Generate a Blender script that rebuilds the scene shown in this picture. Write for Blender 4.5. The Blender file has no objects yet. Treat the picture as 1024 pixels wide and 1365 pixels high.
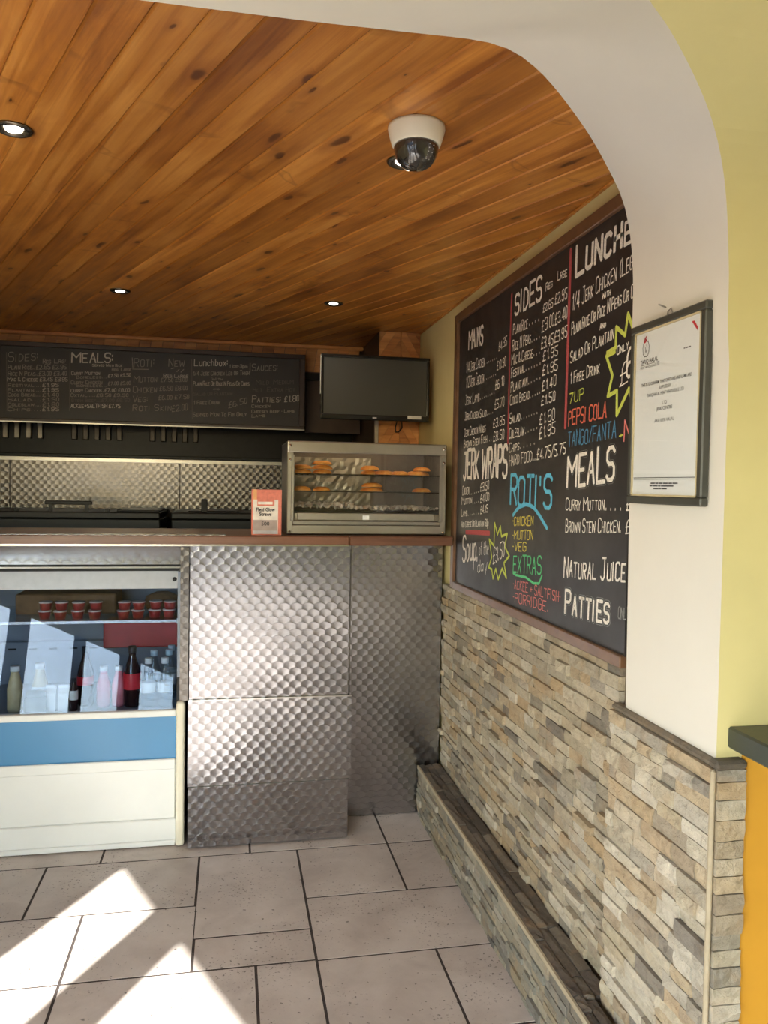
import bpy, bmesh, math, random
from mathutils import Vector, Matrix
random.seed(7)
scene = bpy.context.scene
COL = scene.collection
R = math.radians

# ------------------------------------------------------------------ camera
def cam_axes(pitch, yaw, roll):
    f = Vector((math.sin(yaw)*math.cos(pitch), math.cos(yaw)*math.cos(pitch), math.sin(pitch)))
    rt = Vector((math.cos(yaw), -math.sin(yaw), 0)); dn = f.cross(rt)
    r2 = rt*math.cos(roll) + dn*math.sin(roll); d2 = -rt*math.sin(roll) + dn*math.cos(roll)
    return r2, d2, f
cr, cd, cf = cam_axes(R(-1.93), R(11.0), R(-.97))
cam = bpy.data.objects.new('camera', bpy.data.cameras.new('camera')); COL.objects.link(cam)
cam.matrix_world = Matrix(((cr.x, -cd.x, -cf.x, 0), (cr.y, -cd.y, -cf.y, 0), (cr.z, -cd.z, -cf.z, 1.5), (0, 0, 0, 1)))
cam.data.sensor_fit = 'HORIZONTAL'; cam.data.sensor_width = 36.0
cam.data.lens = 1050/1024*36; cam.data.clip_start = .02
scene.camera = cam

# ------------------------------------------------------------------ light
SUN_AZ = Vector((.48, .877, 0)).normalized()          # direction the light travels on plan
SUN_EL = R(33.3)
w = bpy.data.worlds.new('sky'); scene.world = w; w.use_nodes = True
nt = w.node_tree; bg = nt.nodes['Background']
sky = nt.nodes.new('ShaderNodeTexSky'); sky.sky_type = 'NISHITA'; sky.sun_disc = False
sky.sun_elevation = SUN_EL; sky.sun_rotation = math.atan2(-SUN_AZ.x, -SUN_AZ.y); sky.dust_density = .6; sky.air_density = 1.1
nt.links.new(sky.outputs[0], bg.inputs[0]); bg.inputs[1].default_value = 1.05
sun = bpy.data.lights.new('sun', 'SUN'); sun.energy = 20.0; sun.angle = R(.55); sun.color = (1, .975, .945)
so = bpy.data.objects.new('sun', sun); COL.objects.link(so)
sd = Vector((SUN_AZ.x*math.cos(SUN_EL), SUN_AZ.y*math.cos(SUN_EL), -math.sin(SUN_EL)))
so.rotation_euler = sd.to_track_quat('-Z', 'Y').to_euler()
vs = scene.view_settings
vs.view_transform = 'Standard'; vs.look = 'None'; vs.gamma = 1; vs.use_curve_mapping = False
vs.exposure = 0.68
scene.cycles.max_bounces = 10; scene.cycles.diffuse_bounces = 5; scene.cycles.glossy_bounces = 5
scene.cycles.transparent_max_bounces = 12; scene.cycles.caustics_reflective = True; scene.cycles.caustics_refractive = False
scene.cycles.sample_clamp_indirect = 6

# shop front: an oblique glazed wall.  WN = inward normal, WB = direction along it
WN = Vector((.911, .413, 0)).normalized(); WB = Vector((.413, -.911, 0)).normalized(); WC = -1.6
def front(b, z, d=0): return WN*(WC+d) + WB*b + Vector((0, 0, z))
PANES = [(-1.13, -.75), (-.53, .145), (.28, .92), (1.27, 2.05)]
for (b0, b1) in PANES:
    a = bpy.data.lights.new('window_portal', 'AREA'); a.shape = 'RECTANGLE'; a.size = b1-b0; a.size_y = 2.03
    a.cycles.is_portal = True
    o = bpy.data.objects.new('window_portal', a); COL.objects.link(o)
    o.location = front((b0+b1)/2, 1.08, -.06); o.rotation_euler = WN.to_track_quat('-Z', 'Y').to_euler()

# ------------------------------------------------------------------ materials
MATS = {}
class NT:
    def __init__(s, name):
        s.m = bpy.data.materials.new(name); s.m.use_nodes = True; s.t = s.m.node_tree
        s.p = s.t.nodes['Principled BSDF']; s.out = s.t.nodes['Material Output']; MATS[name] = s.m
    def n(s, typ, **k):
        x = s.t.nodes.new(typ)
        for a, b in k.items(): setattr(x, a, b)
        return x
    def l(s, a, b): s.t.links.new(a, b)
    def val(s, sock, v):
        if hasattr(v, 'is_output') or isinstance(v, bpy.types.NodeSocket): s.l(v, sock)
        else: sock.default_value = v
    def math(s, op, a, b=None, c=None):
        x = s.n('ShaderNodeMath', operation=op); s.val(x.inputs[0], a)
        if b is not None: s.val(x.inputs[1], b)
        if c is not None: s.val(x.inputs[2], c)
        return x.outputs[0]
    def ramp(s, fac, stops, interp='LINEAR'):
        x = s.n('ShaderNodeValToRGB'); cr_ = x.color_ramp; cr_.interpolation = interp
        while len(cr_.elements) < len(stops): cr_.elements.new(.5)
        for e, (p, c) in zip(cr_.elements, stops): e.position = p; e.color = (*c, 1)
        s.l(fac, x.inputs[0]); return x.outputs[0]
    def noise(s, vec, scale, detail=3, rough=.55, dist=0):
        x = s.n('ShaderNodeTexNoise'); x.inputs['Scale'].default_value = scale; x.inputs['Detail'].default_value = detail
        x.inputs['Roughness'].default_value = rough; x.inputs['Distortion'].default_value = dist
        if vec is not None: s.l(vec, x.inputs['Vector'])
        return x.outputs['Fac']
    def mix(s, fac, a, b, typ='MIX'):
        x = s.n('ShaderNodeMix', data_type='RGBA', blend_type=typ); s.val(x.inputs[0], fac)
        for i, v in ((6, a), (7, b)):
            if isinstance(v, tuple): x.inputs[i].default_value = (*v, 1)
            else: s.l(v, x.inputs[i])
        return x.outputs[2]
    def mapping(s, vec, scale=(1, 1, 1), loc=None):
        x = s.n('ShaderNodeMapping'); s.l(vec, x.inputs[0]); x.inputs['Scale'].default_value = scale
        if loc is not None: s.l(loc, x.inputs['Location'])
        return x.outputs[0]
    def bump(s, h, strength=.3, dist=.005):
        x = s.n('ShaderNodeBump'); x.inputs['Strength'].default_value = strength; x.inputs['Distance'].default_value = dist
        s.l(h, x.inputs['Height']); s.l(x.outputs[0], s.p.inputs['Normal'])
    def set(s, col=None, rough=None, metal=None, **k):
        if col is not None:
            if isinstance(col, tuple): s.p.inputs['Base Color'].default_value = (*col, 1)
            else: s.l(col, s.p.inputs['Base Color'])
        if rough is not None: s.val(s.p.inputs['Roughness'], rough)
        if metal is not None: s.val(s.p.inputs['Metallic'], metal)
        for a, b in k.items(): s.val(s.p.inputs[a.replace('_', ' ')], b)
    def pos(s): return s.n('ShaderNodeNewGeometry').outputs['Position']
    def obj(s): return s.n('ShaderNodeTexCoord').outputs['Object']
    def rnd(s): return s.n('ShaderNodeObjectInfo').outputs['Random']

def srgb(r, g, b):
    f = lambda c: c/12.92 if c <= .04045 else ((c+.055)/1.055)**2.4
    return (f(r/255), f(g/255), f(b/255))
def plain(name, rgb, rough=.5, metal=0, var=.12, scale=30, bump=.0, **k):
    x = NT(name); c = srgb(*rgb); n = x.noise(x.pos(), scale, 4)
    lo = tuple(v*(1-var) for v in c); hi = tuple(min(1, v*(1+var)) for v in c)
    x.set(x.ramp(n, [(.3, lo), (.7, hi)]), rough, metal, **k)
    if bump: x.bump(x.noise(x.pos(), scale*4, 3), bump, .003)
    return x.m

plain('white_paint', (220, 215, 206), .6, var=.02, scale=6, bump=.12)
plain('yellow_paint', (218, 207, 150), .6, var=.04, scale=5, bump=.15)
plain('yellow_wall_paint', (220, 204, 146), .55, var=.04, scale=5, bump=.12)
plain('orange_paint', (206, 150, 48), .5, var=.04, scale=8, bump=.1)
plain('green_paint', (60, 63, 53), .4, var=.08, scale=15, bump=.15)
plain('white_ceiling_paint', (225, 222, 214), .8, var=.02)
plain('dark_frame_paint', (40, 42, 44), .5)
plain('grout', (60, 50, 46), .9, var=.2, scale=60, bump=.4)
plain('mortar', (120, 106, 88), .9, var=.25, scale=40, bump=.4)
plain('corner_mortar', (168, 154, 130), .8, var=.1, scale=30, bump=.3)
plain('black_metal', (22, 21, 20), .38, .6, var=.2)
plain('cooker_black', (30, 29, 28), .45, .2, var=.2)
plain('dark_metal', (58, 54, 50), .35, .9, var=.15)
plain('brown_frame_wood', (104, 74, 52), .4, var=.2, scale=20)
plain('dark_frame_wood', (52, 38, 34), .4, var=.2, scale=20)
plain('dark_brown_panel', (66, 50, 38), .5, var=.15, scale=12)
plain('light_strip', (200, 190, 176), .5)
plain('charcoal_frame', (66, 66, 60), .4, var=.08)
plain('paper', (226, 228, 228), .7, var=.015, scale=8)
plain('paper_edge', (190, 176, 140), .6)
plain('ink', (70, 70, 74), .7, var=.05)
plain('ink_red', (190, 40, 50), .6)
plain('ink_black', (28, 26, 30), .6)
plain('silver_band', (176, 178, 184), .38, .35, var=.05)
plain('fridge_white', (232, 234, 232), .28, var=.025, scale=5)
plain('fridge_cream', (226, 220, 200), .35, var=.03, scale=8)
plain('fridge_blue', (84, 144, 192), .3, var=.03, scale=4)
plain('fridge_inner', (128, 138, 154), .4, var=.06, scale=8)
plain('rubber', (26, 27, 30), .6)
plain('steel_plain', (170, 166, 160), .3, .95, var=.06, scale=12)
plain('steel_edge', (200, 198, 194), .2, 1.0, var=.05)
plain('warmer_steel', (178, 172, 162), .3, .92, var=.08, scale=9)
plain('warmer_side', (104, 98, 96), .4, .7, var=.08)
plain('bezel_black', (24, 24, 24), .18, var=.1)
plain('silver_plastic', (206, 204, 198), .4)
plain('camera_cream', (232, 224, 204), .4, var=.02)
plain('led_white', (220, 220, 220), .3)
plain('cap_white', (232, 236, 236), .4)
plain('cap_dark', (36, 36, 44), .4)
plain('juice_cream', (206, 190, 150), .35)
plain('label_red', (206, 40, 52), .45)
plain('label_white', (236, 236, 232), .5)
plain('cola_dark', (48, 26, 26), .15)
plain('drink_pink', (228, 140, 150), .25)
plain('jar_grey', (74, 86, 84), .5)
plain('cup_red', (168, 52, 48), .3, var=.25, scale=60)
plain('cup_lid', (226, 206, 200), .3)
plain('tray_red', (190, 38, 44), .4)
plain('card_brown', (140, 100, 66), .7, var=.2)
plain('bread', (160, 118, 76), .7, var=.25, scale=50, bump=.5)
plain('box_pink', (222, 128, 108), .5, var=.12, scale=70)
plain('box_orange', (228, 168, 110), .5, var=.1)
plain('box_white', (232, 222, 210), .5)
plain('box_grey', (172, 154, 146), .5)
plain('box_silver', (196, 190, 196), .35, .3)
plain('foil', (232, 230, 226), .25, .3, var=.04); plain('foil_dull', (150, 148, 142), .42, .9, var=.1)
plain('street', (84, 84, 86), .9, var=.1, scale=3)
plain('copper_trim', (120, 66, 44), .35, .2, var=.25, scale=14)
plain('cable', (16, 15, 15), .5)
plain('water_blue', (190, 214, 226), .12)
plain('downlight_chrome', (120, 112, 100), .25, .9)
plain('sheet_edge', (90, 88, 84), .5, .8)

# chalk colours
for k_, rgb in dict(w=(232, 226, 216), W=(205, 198, 186), m=(180, 172, 160), d=(150, 142, 132), f=(98, 92, 87), r=(176, 80, 82), R=(216, 110, 86), p=(222, 130, 124),
                   y=(196, 206, 92), Y=(234, 216, 96), b=(96, 186, 220), B=(84, 140, 176), g=(96, 196, 132), G=(140, 140, 138)).items():
    x = NT('chalk_'+k_); n_ = x.noise(x.pos(), 220, 3); c_ = srgb(*rgb)
    x.set(x.ramp(n_, [(.3, tuple(v*.72 for v in c_)), (.6, c_)]), .9)

# chalk board
x = NT('chalkboard'); n_ = x.noise(x.pos(), 2.2, 5, .6)
x.set(x.ramp(n_, [(.35, srgb(34, 32, 33)), (.7, srgb(50, 47, 47))]), x.math('MULTIPLY_ADD', x.noise(x.pos(), 9, 3), .25, .36))
# glass: clear pane, fresnel reflection
def glass(name, tint=(1, 1, 1), boost=1.0, ior=1.5):
    x = NT(name); x.t.nodes.remove(x.p)
    tr = x.n('ShaderNodeBsdfTransparent'); tr.inputs[0].default_value = (*tint, 1)
    gl = x.n('ShaderNodeBsdfGlossy'); gl.inputs['Roughness'].default_value = .0
    lw = x.n('ShaderNodeLayerWeight'); lw.inputs[0].default_value = .5; f0 = ((ior-1)/(ior+1))**2*boost
    mx = x.n('ShaderNodeMixShader'); x.l(x.math('MULTIPLY_ADD', x.math('POWER', lw.outputs['Facing'], 5.0), 1-f0, f0), mx.inputs[0])
    x.l(tr.outputs[0], mx.inputs[1]); x.l(gl.outputs[0], mx.inputs[2]); x.l(mx.outputs[0], x.out.inputs[0])
glass('window_glass', (.96, .98, .97)); glass('fridge_glass', (.80, .86, .94), .62, 1.55); glass('warmer_glass', (.96, .95, .93), .8)
glass('frame_glass', (.99, .99, .99), .5); glass('bottle_clear', (.86, .92, .95), 1.2); glass('shelf_glass', (.85, .92, .92), 1.2)
x = NT('camera_dome'); x.set((.035, .03, .026), .06); x.p.inputs['Coat Weight'].default_value = 1
x = NT('screen'); x.set((.045, .046, .04), .3); x.p.inputs['Specular IOR Level'].default_value = .7
def emit(name, col, s):
    x = NT(name); x.set((.8, .8, .8), .5); x.p.inputs['Emission Color'].default_value = (*col, 1); x.p.inputs['Emission Strength'].default_value = s
emit('lamp_glow', (1, .93, .82), 14); emit('warm_lamp', (1, .72, .42), 4)

# varnished pine: grain runs along local X
def pine(name, a, b, c, rough, knots=True):
    x = NT(name); o_ = x.obj(); rn = x.rnd()
    cx = x.n('ShaderNodeCombineXYZ'); x.l(x.math('MULTIPLY', rn, 37), cx.inputs[0]); x.l(x.math('MULTIPLY', rn, 91), cx.inputs[1])
    ad = x.n('ShaderNodeVectorMath', operation='ADD'); x.l(o_, ad.inputs[0]); x.l(cx.outputs[0], ad.inputs[1]); v = ad.outputs[0]
    g1 = x.noise(x.mapping(v, (1.3, 40, 40)), 1, 4, .6, 1.0)
    g2 = x.noise(x.mapping(v, (2.2, 9, 9)), 1.3, 4, .6, .8)
    g3 = x.noise(x.mapping(v, (1.1, 2.5, 2.5)), 1.0, 2, .5, .3)
    g = x.math('ADD', x.math('MULTIPLY', g1, .34), x.math('ADD', x.math('MULTIPLY', g2, .33), x.math('MULTIPLY', g3, .33)))
    col = x.ramp(g, [(.38, srgb(*c)), (.5, srgb(*b)), (.62, srgb(*a))])
    tint = x.ramp(rn, [(0, (.74, .68, .6)), (.5, (.95, .92, .88)), (1, (1.14, 1.1, 1.04))])
    col = x.mix(1.0, col, tint, 'MULTIPLY')
    if knots:
        wob = x.n('ShaderNodeTexNoise'); x.l(v, wob.inputs['Vector']); wob.inputs['Scale'].default_value = 9
        vv = x.n('ShaderNodeVectorMath', operation='MULTIPLY_ADD'); x.l(wob.outputs['Color'], vv.inputs[0]); vv.inputs[1].default_value = (.12, .03, 0); x.l(v, vv.inputs[2])
        vo = x.n('ShaderNodeTexVoronoi', voronoi_dimensions='2D'); x.l(x.mapping(vv.outputs[0], (3.4, 9.0, 1)), vo.inputs['Vector']); vo.inputs['Scale'].default_value = 1.0
        sc_ = x.n('ShaderNodeSeparateColor'); x.l(vo.outputs['Color'], sc_.inputs[0])
        has = x.math('GREATER_THAN', sc_.outputs[0], .5)
        size = x.math('MULTIPLY_ADD', x.math('POWER', sc_.outputs[1], 2.0), .13, .03)
        q = x.math('DIVIDE', vo.outputs['Distance'], size)
        core = x.n('ShaderNodeMapRange', interpolation_type='SMOOTHSTEP'); x.l(q, core.inputs[0])
        for k_, v_ in ((1, .45), (2, 1.0), (3, 1), (4, 0)): core.inputs[k_].default_value = v_
        halo = x.n('ShaderNodeMapRange', interpolation_type='SMOOTHSTEP'); x.l(q, halo.inputs[0])
        for k_, v_ in ((1, .8), (2, 2.6), (3, 1), (4, 0)): halo.inputs[k_].default_value = v_
        col = x.mix(x.math('MULTIPLY', x.math('MULTIPLY', halo.outputs[0], has), .35), col, srgb(120, 60, 20))
        col = x.mix(x.math('MULTIPLY', x.math('MULTIPLY', core.outputs[0], has), .8), col, srgb(70, 30, 12))
        # darker bands across the grain, where boards were cut through a whorl
        ar = x.ramp(x.noise(x.mapping(v, (5.5, 3.2, 1)), 1.0, 2, .4, 1.5), [(.66, (0, 0, 0)), (.70, (1, 1, 1)), (.73, (0, 0, 0))])
        col = x.mix(x.math('MULTIPLY', ar, .4), col, srgb(104, 54, 20))
    x.set(col, x.math('MULTIPLY_ADD', g1, .2, rough), 0); x.p.inputs['Coat Weight'].default_value = .25; x.p.inputs['Coat Roughness'].default_value = .25
    x.bump(g1, .08, .002)
pine('pine_ceiling', (212, 150, 74), (184, 119, 48), (136, 78, 28), .32)
pine('pine_cladding', (240, 178, 112), (216, 148, 86), (178, 110, 62), .38, False)
pine('worktop_wood', (132, 92, 72), (112, 74, 56), (88, 56, 42), .25, False)

# split-face stone: one tone per stone
def stone(name, stops, dark=1.0):
    x = NT(name); g = x.n('ShaderNodeNewGeometry')
    r = x.math('FRACT', x.math('ADD', x.math('MULTIPLY', x.rnd(), 7.31), g.outputs['Random Per Island']))
    base = x.ramp(r, [(i/(len(stops)-1), srgb(*s)) for i, s in enumerate(stops)], 'LINEAR')
    n1 = x.noise(g.outputs['Position'], 38, 6, .65, .6); n2 = x.noise(g.outputs['Position'], 140, 4, .6)
    sh = x.ramp(n1, [(.25, (.66, .62, .58)), (.5, (.98, .96, .94)), (.75, (1.15, 1.1, 1.04))])
    col = x.mix(1, base, sh, 'MULTIPLY')
    ru = x.ramp(x.noise(g.outputs['Position'], 13, 3, .5, .5), [(.55, (0, 0, 0)), (.72, (1, 1, 1))])
    col = x.mix(x.math('MULTIPLY', ru, .28), col, srgb(168, 132, 90))
    x.set(col, .72, 0); x.bump(x.math('ADD', n1, x.math('MULTIPLY', n2, .5)), .9, .006)
stone('split_stone', [(132, 124, 110), (178, 168, 148), (160, 144, 118), (188, 180, 164), (140, 134, 124), (168, 146, 114), (148, 140, 124), (182, 172, 152), (112, 106, 98), (166, 156, 134)])
stone('pier_stone', [(178, 168, 148), (190, 184, 170), (178, 158, 128), (150, 143, 131), (198, 191, 177), (172, 162, 140), (182, 162, 134), (128, 122, 114), (194, 184, 162)])
stone('ledge_stone', [(104, 94, 84), (80, 72, 66), (122, 112, 98), (70, 64, 58), (98, 88, 80)])
stone('ledge_front_shaded_stone', [(134, 130, 118), (112, 108, 100), (158, 150, 132), (124, 124, 116), (146, 134, 112), (100, 98, 94), (160, 154, 142), (130, 122, 106)])  # greyer stone for the ledge front, its shade darkened into the colours

# floor tile
x = NT('floor_tile'); P_ = x.pos(); rn = x.rnd()
n1 = x.noise(P_, 5, 5, .6, .4); n2 = x.noise(P_, 60, 3, .6)
base = x.ramp(n1, [(.3, srgb(174, 161, 153)), (.55, srgb(194, 182, 174)), (.75, srgb(204, 193, 186))])
base = x.mix(1, base, x.ramp(rn, [(0, (.94, .93, .92)), (1, (1.05, 1.05, 1.05))]), 'MULTIPLY')
area = x.ramp(x.noise(P_, 3.2, 2), [(.48, (0, 0, 0)), (.6, (1, 1, 1))])
pit = x.ramp(x.noise(P_, 95, 2, .5), [(.33, (1, 1, 1)), (.38, (0, 0, 0))])
pit2 = x.ramp(x.noise(P_, 60, 2, .5), [(.29, (1, 1, 1)), (.32, (0, 0, 0))])
pf = x.math('MINIMUM', x.math('ADD', x.math('MULTIPLY', pit, area), pit2), 1.0)
x.set(x.mix(x.math('MULTIPLY', pf, .75), base, srgb(70, 58, 52)), x.math('MULTIPLY_ADD', n2, .25, .3), 0)
x.bump(x.math('SUBTRACT', n2, pf), .25, .002)

# engine-turned steel: overlapping brushed discs like fish scales, the brush marks run round each disc
def swirl(name, base, rough=.3, cu=.049, cv=.027, aniso=.5, slope=.08):
    x = NT(name); g = x.n('ShaderNodeNewGeometry'); sp = x.n('ShaderNodeSeparateXYZ'); x.l(g.outputs['Position'], sp.inputs[0])
    u = x.math('DIVIDE', sp.outputs[0], cu); v = x.math('DIVIDE', sp.outputs[2], cv); row = x.math('FLOOR', v)
    def disc(k):
        odd = x.math('FLOORED_MODULO', k, 2.0)
        du = x.math('MULTIPLY', x.math('SUBTRACT', x.math('FRACT', x.math('MULTIPLY_ADD', odd, .5, u)), .5), cu)
        dv = x.math('MULTIPLY', x.math('SUBTRACT', v, k), cv)
        return du, dv, x.math('SQRT', x.math('ADD', x.math('MULTIPLY', du, du), x.math('MULTIPLY', dv, dv)))
    a, b = disc(row), disc(x.math('SUBTRACT', row, 1.0))
    top = x.math('LESS_THAN', b[2], cv*1.28)
    pick = lambda p, q: x.math('ADD', p, x.math('MULTIPLY', top, x.math('SUBTRACT', q, p)))
    lx, lz, rad = (pick(p, q) for p, q in zip(a, b))
    tg = x.n('ShaderNodeCombineXYZ'); x.l(x.math('MULTIPLY', lz, -1), tg.inputs[0]); x.l(lx, tg.inputs[2])
    nm = x.n('ShaderNodeVectorMath', operation='NORMALIZE'); x.l(tg.outputs[0], nm.inputs[0]); x.l(nm.outputs[0], x.p.inputs['Tangent'])
    c = srgb(*base); n1 = x.noise(g.outputs['Position'], 6, 4)
    x.set(x.ramp(n1, [(.3, tuple(q*.86 for q in c)), (.7, c)]), rough, 1.0); x.p.inputs['Anisotropic'].default_value = aniso
    x.bump(rad, 1.0, slope)
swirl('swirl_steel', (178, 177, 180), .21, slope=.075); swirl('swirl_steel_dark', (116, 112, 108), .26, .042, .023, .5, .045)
# baked pastry
x = NT('pastry'); n1 = x.noise(x.obj(), 22, 4); x.set(x.mix(1, x.ramp(n1, [(.3, srgb(176, 96, 30)), (.55, srgb(216, 146, 58)), (.75, srgb(236, 186, 96))]),
    x.ramp(x.rnd(), [(0, (.75, .68, .6)), (1, (1.1, 1.05, 1.0))]), 'MULTIPLY'), .45); x.bump(x.noise(x.obj(), 60, 3), .3, .003)
# wire look for hood filters
plain('filter_steel', (120, 114, 106), .35, .8)

# ------------------------------------------------------------------ mesh helpers
def mesh_obj(name, bm, mat=None, parent=None, smooth=False):
    me = bpy.data.meshes.new(name); bm.normal_update(); bm.to_mesh(me); bm.free()
    if mat: me.materials.append(MATS[mat])
    if smooth:
        for p in me.polygons: p.use_smooth = True
    o = bpy.data.objects.new(name, me); COL.objects.link(o)
    if parent: o.parent = parent
    return o
def abox(bm, x0, x1, y0, y1, z0, z1, bev=0, seg=1):
    r = bmesh.ops.create_cube(bm, size=1); vs_ = r['verts']
    bmesh.ops.scale(bm, vec=(x1-x0, y1-y0, z1-z0), verts=vs_)
    bmesh.ops.translate(bm, vec=((x0+x1)/2, (y0+y1)/2, (z0+z1)/2), verts=vs_)
    if bev:
        es = list({e for v in vs_ for e in v.link_edges})
        bmesh.ops.bevel(bm, geom=es, offset=bev, segments=seg, affect='EDGES', profile=.5)
def box(name, x0, x1, y0, y1, z0, z1, mat, parent=None, bev=0, seg=1):
    bm = bmesh.new(); abox(bm, x0, x1, y0, y1, z0, z1, bev, seg); return mesh_obj(name, bm, mat, parent)
def quadmesh(name, verts, faces, mat, parent=None, smooth=False):
    me = bpy.data.meshes.new(name); me.from_pydata(verts, [], faces); me.update()
    if mat: me.materials.append(MATS[mat])
    if smooth:
        for p in me.polygons: p.use_smooth = True
    o = bpy.data.objects.new(name, me); COL.objects.link(o)
    if parent: o.parent = parent
    return o
def lathe(name, prof, mat, parent=None, loc=(0, 0, 0), seg=20, smooth=True):
    vs_, fs = [], []
    for r, z in prof:
        for i in range(seg):
            a = 2*math.pi*i/seg; vs_.append((loc[0]+r*math.cos(a), loc[1]+r*math.sin(a), loc[2]+z))
    for k in range(len(prof)-1):
        for i in range(seg):
            j = (i+1) % seg; fs.append((k*seg+i, k*seg+j, (k+1)*seg+j, (k+1)*seg+i))
    fs.append(tuple(range(seg))[::-1]); n = len(prof)-1; fs.append(tuple(n*seg+i for i in range(seg)))
    return quadmesh(name, vs_, fs, mat, parent, smooth)
def tube(name, pts, r, mat, parent=None, seg=8):
    vs_, fs = [], []; pts = [Vector(p) for p in pts]
    for k, p in enumerate(pts):
        d = (pts[min(k+1, len(pts)-1)]-pts[max(k-1, 0)]).normalized()
        a = d.cross(Vector((0, 0, 1)) if abs(d.z) < .9 else Vector((1, 0, 0))).normalized(); b = d.cross(a)
        for i in range(seg):
            t = 2*math.pi*i/seg; q = p+a*math.cos(t)*r+b*math.sin(t)*r; vs_.append(tuple(q))
    for k in range(len(pts)-1):
        for i in range(seg):
            j = (i+1) % seg; fs.append((k*seg+i, k*seg+j, (k+1)*seg+j, (k+1)*seg+i))
    fs.append(tuple(range(seg))[::-1]); n = len(pts)-1; fs.append(tuple(n*seg+i for i in range(seg)))
    return quadmesh(name, vs_, fs, mat, parent, True)
def empty(name, loc=(0, 0, 0)):
    o = bpy.data.objects.new(name, None); COL.objects.link(o); o.location = loc; o.empty_display_size = .05; return o
def tag(o, label, cat, group=None):
    o['label'] = label; o['category'] = cat
    if group: o['group'] = group
    return o
def struct(o): o['kind'] = 'structure'; return o
def thing(name, label, cat, loc=(0, 0, 0), group=None): return tag(empty(name, loc), label, cat, group)
def settle(root):
    """parts were modelled in world coordinates: shift their data so that the root's own place carries them"""
    L = root.location.copy()
    done = set()
    def go(o):
        for ch in o.children:
            if ch.type == 'MESH' and ch.data.name not in done and ch.data.users == 1:
                ch.data.transform(Matrix.Translation(-L)); done.add(ch.data.name)
            go(ch)
    go(root); return root

# hand lettering: stroke glyphs on a grid (x y pairs; a, b, c are below the line)
G_ = {'A': '00 28 40;13 33', 'B': '00 08 28 37 35 24 04;24 43 41 30 00', 'C': '47 38 18 07 01 10 30 41', 'D': '00 08 28 46 42 20 00', 'E': '48 08 00 40;04 34',
 'F': '48 08 00;04 34', 'G': '47 38 18 07 01 10 30 41 44 24', 'H': '00 08;40 48;04 44', 'I': '00 08', 'J': '38 31 20 10 01;18 48', 'K': '00 08;48 04 40', 'L': '08 00 40',
 'M': '00 08 34 68 60', 'N': '00 08 40 48', 'O': '10 01 07 18 38 47 41 30 10', 'P': '00 08 38 47 45 34 04', 'Q': '10 01 07 18 38 47 41 30 10;22 50', 'R': '00 08 38 47 45 34 04;24 40',
 'S': '47 38 18 07 05 14 34 43 41 30 10 01', 'T': '08 48;28 20', 'U': '08 01 10 30 41 48', 'V': '08 20 48', 'W': '08 10 36 50 68', 'X': '00 48;08 40', 'Y': '08 24 48;24 20', 'Z': '08 48 00 40',
 '0': '10 01 07 18 28 37 31 20 10', '1': '16 28 20', '2': '07 18 38 47 45 00 40', '3': '07 18 38 47 45 34 14;34 43 41 30 10 01', '4': '30 38 02 42', '5': '48 08 05 34 43 41 30 10 01',
 '6': '37 28 18 06 01 10 30 41 43 34 14 03', '7': '08 48 10', '8': '14 05 07 18 38 47 45 34 14 03 01 10 30 41 43 34', '9': '01 10 30 42 47 38 18 07 05 14 34 45',
 '£': '47 38 28 16 11 00 40;04 34', '.': '00 01', '-': '04 14', '/': '00 38', ':': '02 03;05 06', "'": '08 06', '&': '40 06 18 27 26 02 10 20 42', '+': '22 26;04 44', '(': '28 16 12 20', ')': '08 26 22 00',
 'o': '10 01 04 15 25 34 31 20 10', 'u': '05 01 10 20 31;35 30', 'p': '05 0c;04 15 25 34 31 20 10 01', 'f': '38 28 17 10;05 25', 't': '18 11 20 30;05 25', 'h': '08 00;04 15 25 34 30',
 'e': '03 33 34 25 15 04 01 10 30', 'd': '38 30;34 25 15 04 01 10 20 31', 'a': '35 30;34 25 15 04 01 10 20 31', 'y': '05 11 20;35 1c', 'n': '05 00;04 15 25 34 30', 'c': '34 25 15 04 01 10 20 31',
 'b': '08 00;04 15 25 34 31 20 10 01', 'x': '00 35;05 30', 'm': '05 00;04 15 24 20;24 35 44 40', 'l': '08 00', 'w': '05 10 24 30 45', 's': '34 25 15 04 23 32 31 20 00', 'r': '05 00;03 15 25', 'i': '05 00;07 08', 'g': '34 25 15 04 01 10 20 31;35 3b 1c'}
def glyph(ch):
    out = []; wd = 1
    for st in G_.get(ch, '').split(';'):
        pl = []
        for p in st.split():
            y = {'a': -1, 'b': -2, 'c': -3}.get(p[1]); y = int(p[1]) if y is None else y
            pl.append((int(p[0]), y)); wd = max(wd, int(p[0]))
        if pl: out.append(pl)
    return out, (2.2 if ch == ' ' else wd)
def ribbon(vs_, fs, pts, w, frame, off, closed=False):
    """flat stroke in the plane given by frame(u, v, off) -> 3D"""
    if closed: pts = pts+[pts[0]]
    for (a, b) in zip(pts, pts[1:]):
        d = Vector((b[0]-a[0], b[1]-a[1]));
        if d.length < 1e-6: continue
        d.normalize(); n = Vector((-d.y, d.x))*w/2; e = d*w*.38
        i = len(vs_); off += 8e-6
        for q in (Vector(a)-e-n*.7, Vector(a)-e*.2-n, Vector(b)+e*.2-n, Vector(b)+e-n*.7, Vector(b)+e+n*.7, Vector(b)+e*.2+n, Vector(a)-e*.2+n, Vector(a)-e+n*.7): vs_.append(frame(q.x, q.y, off))
        fs.append(tuple(range(i, i+8)))
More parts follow.
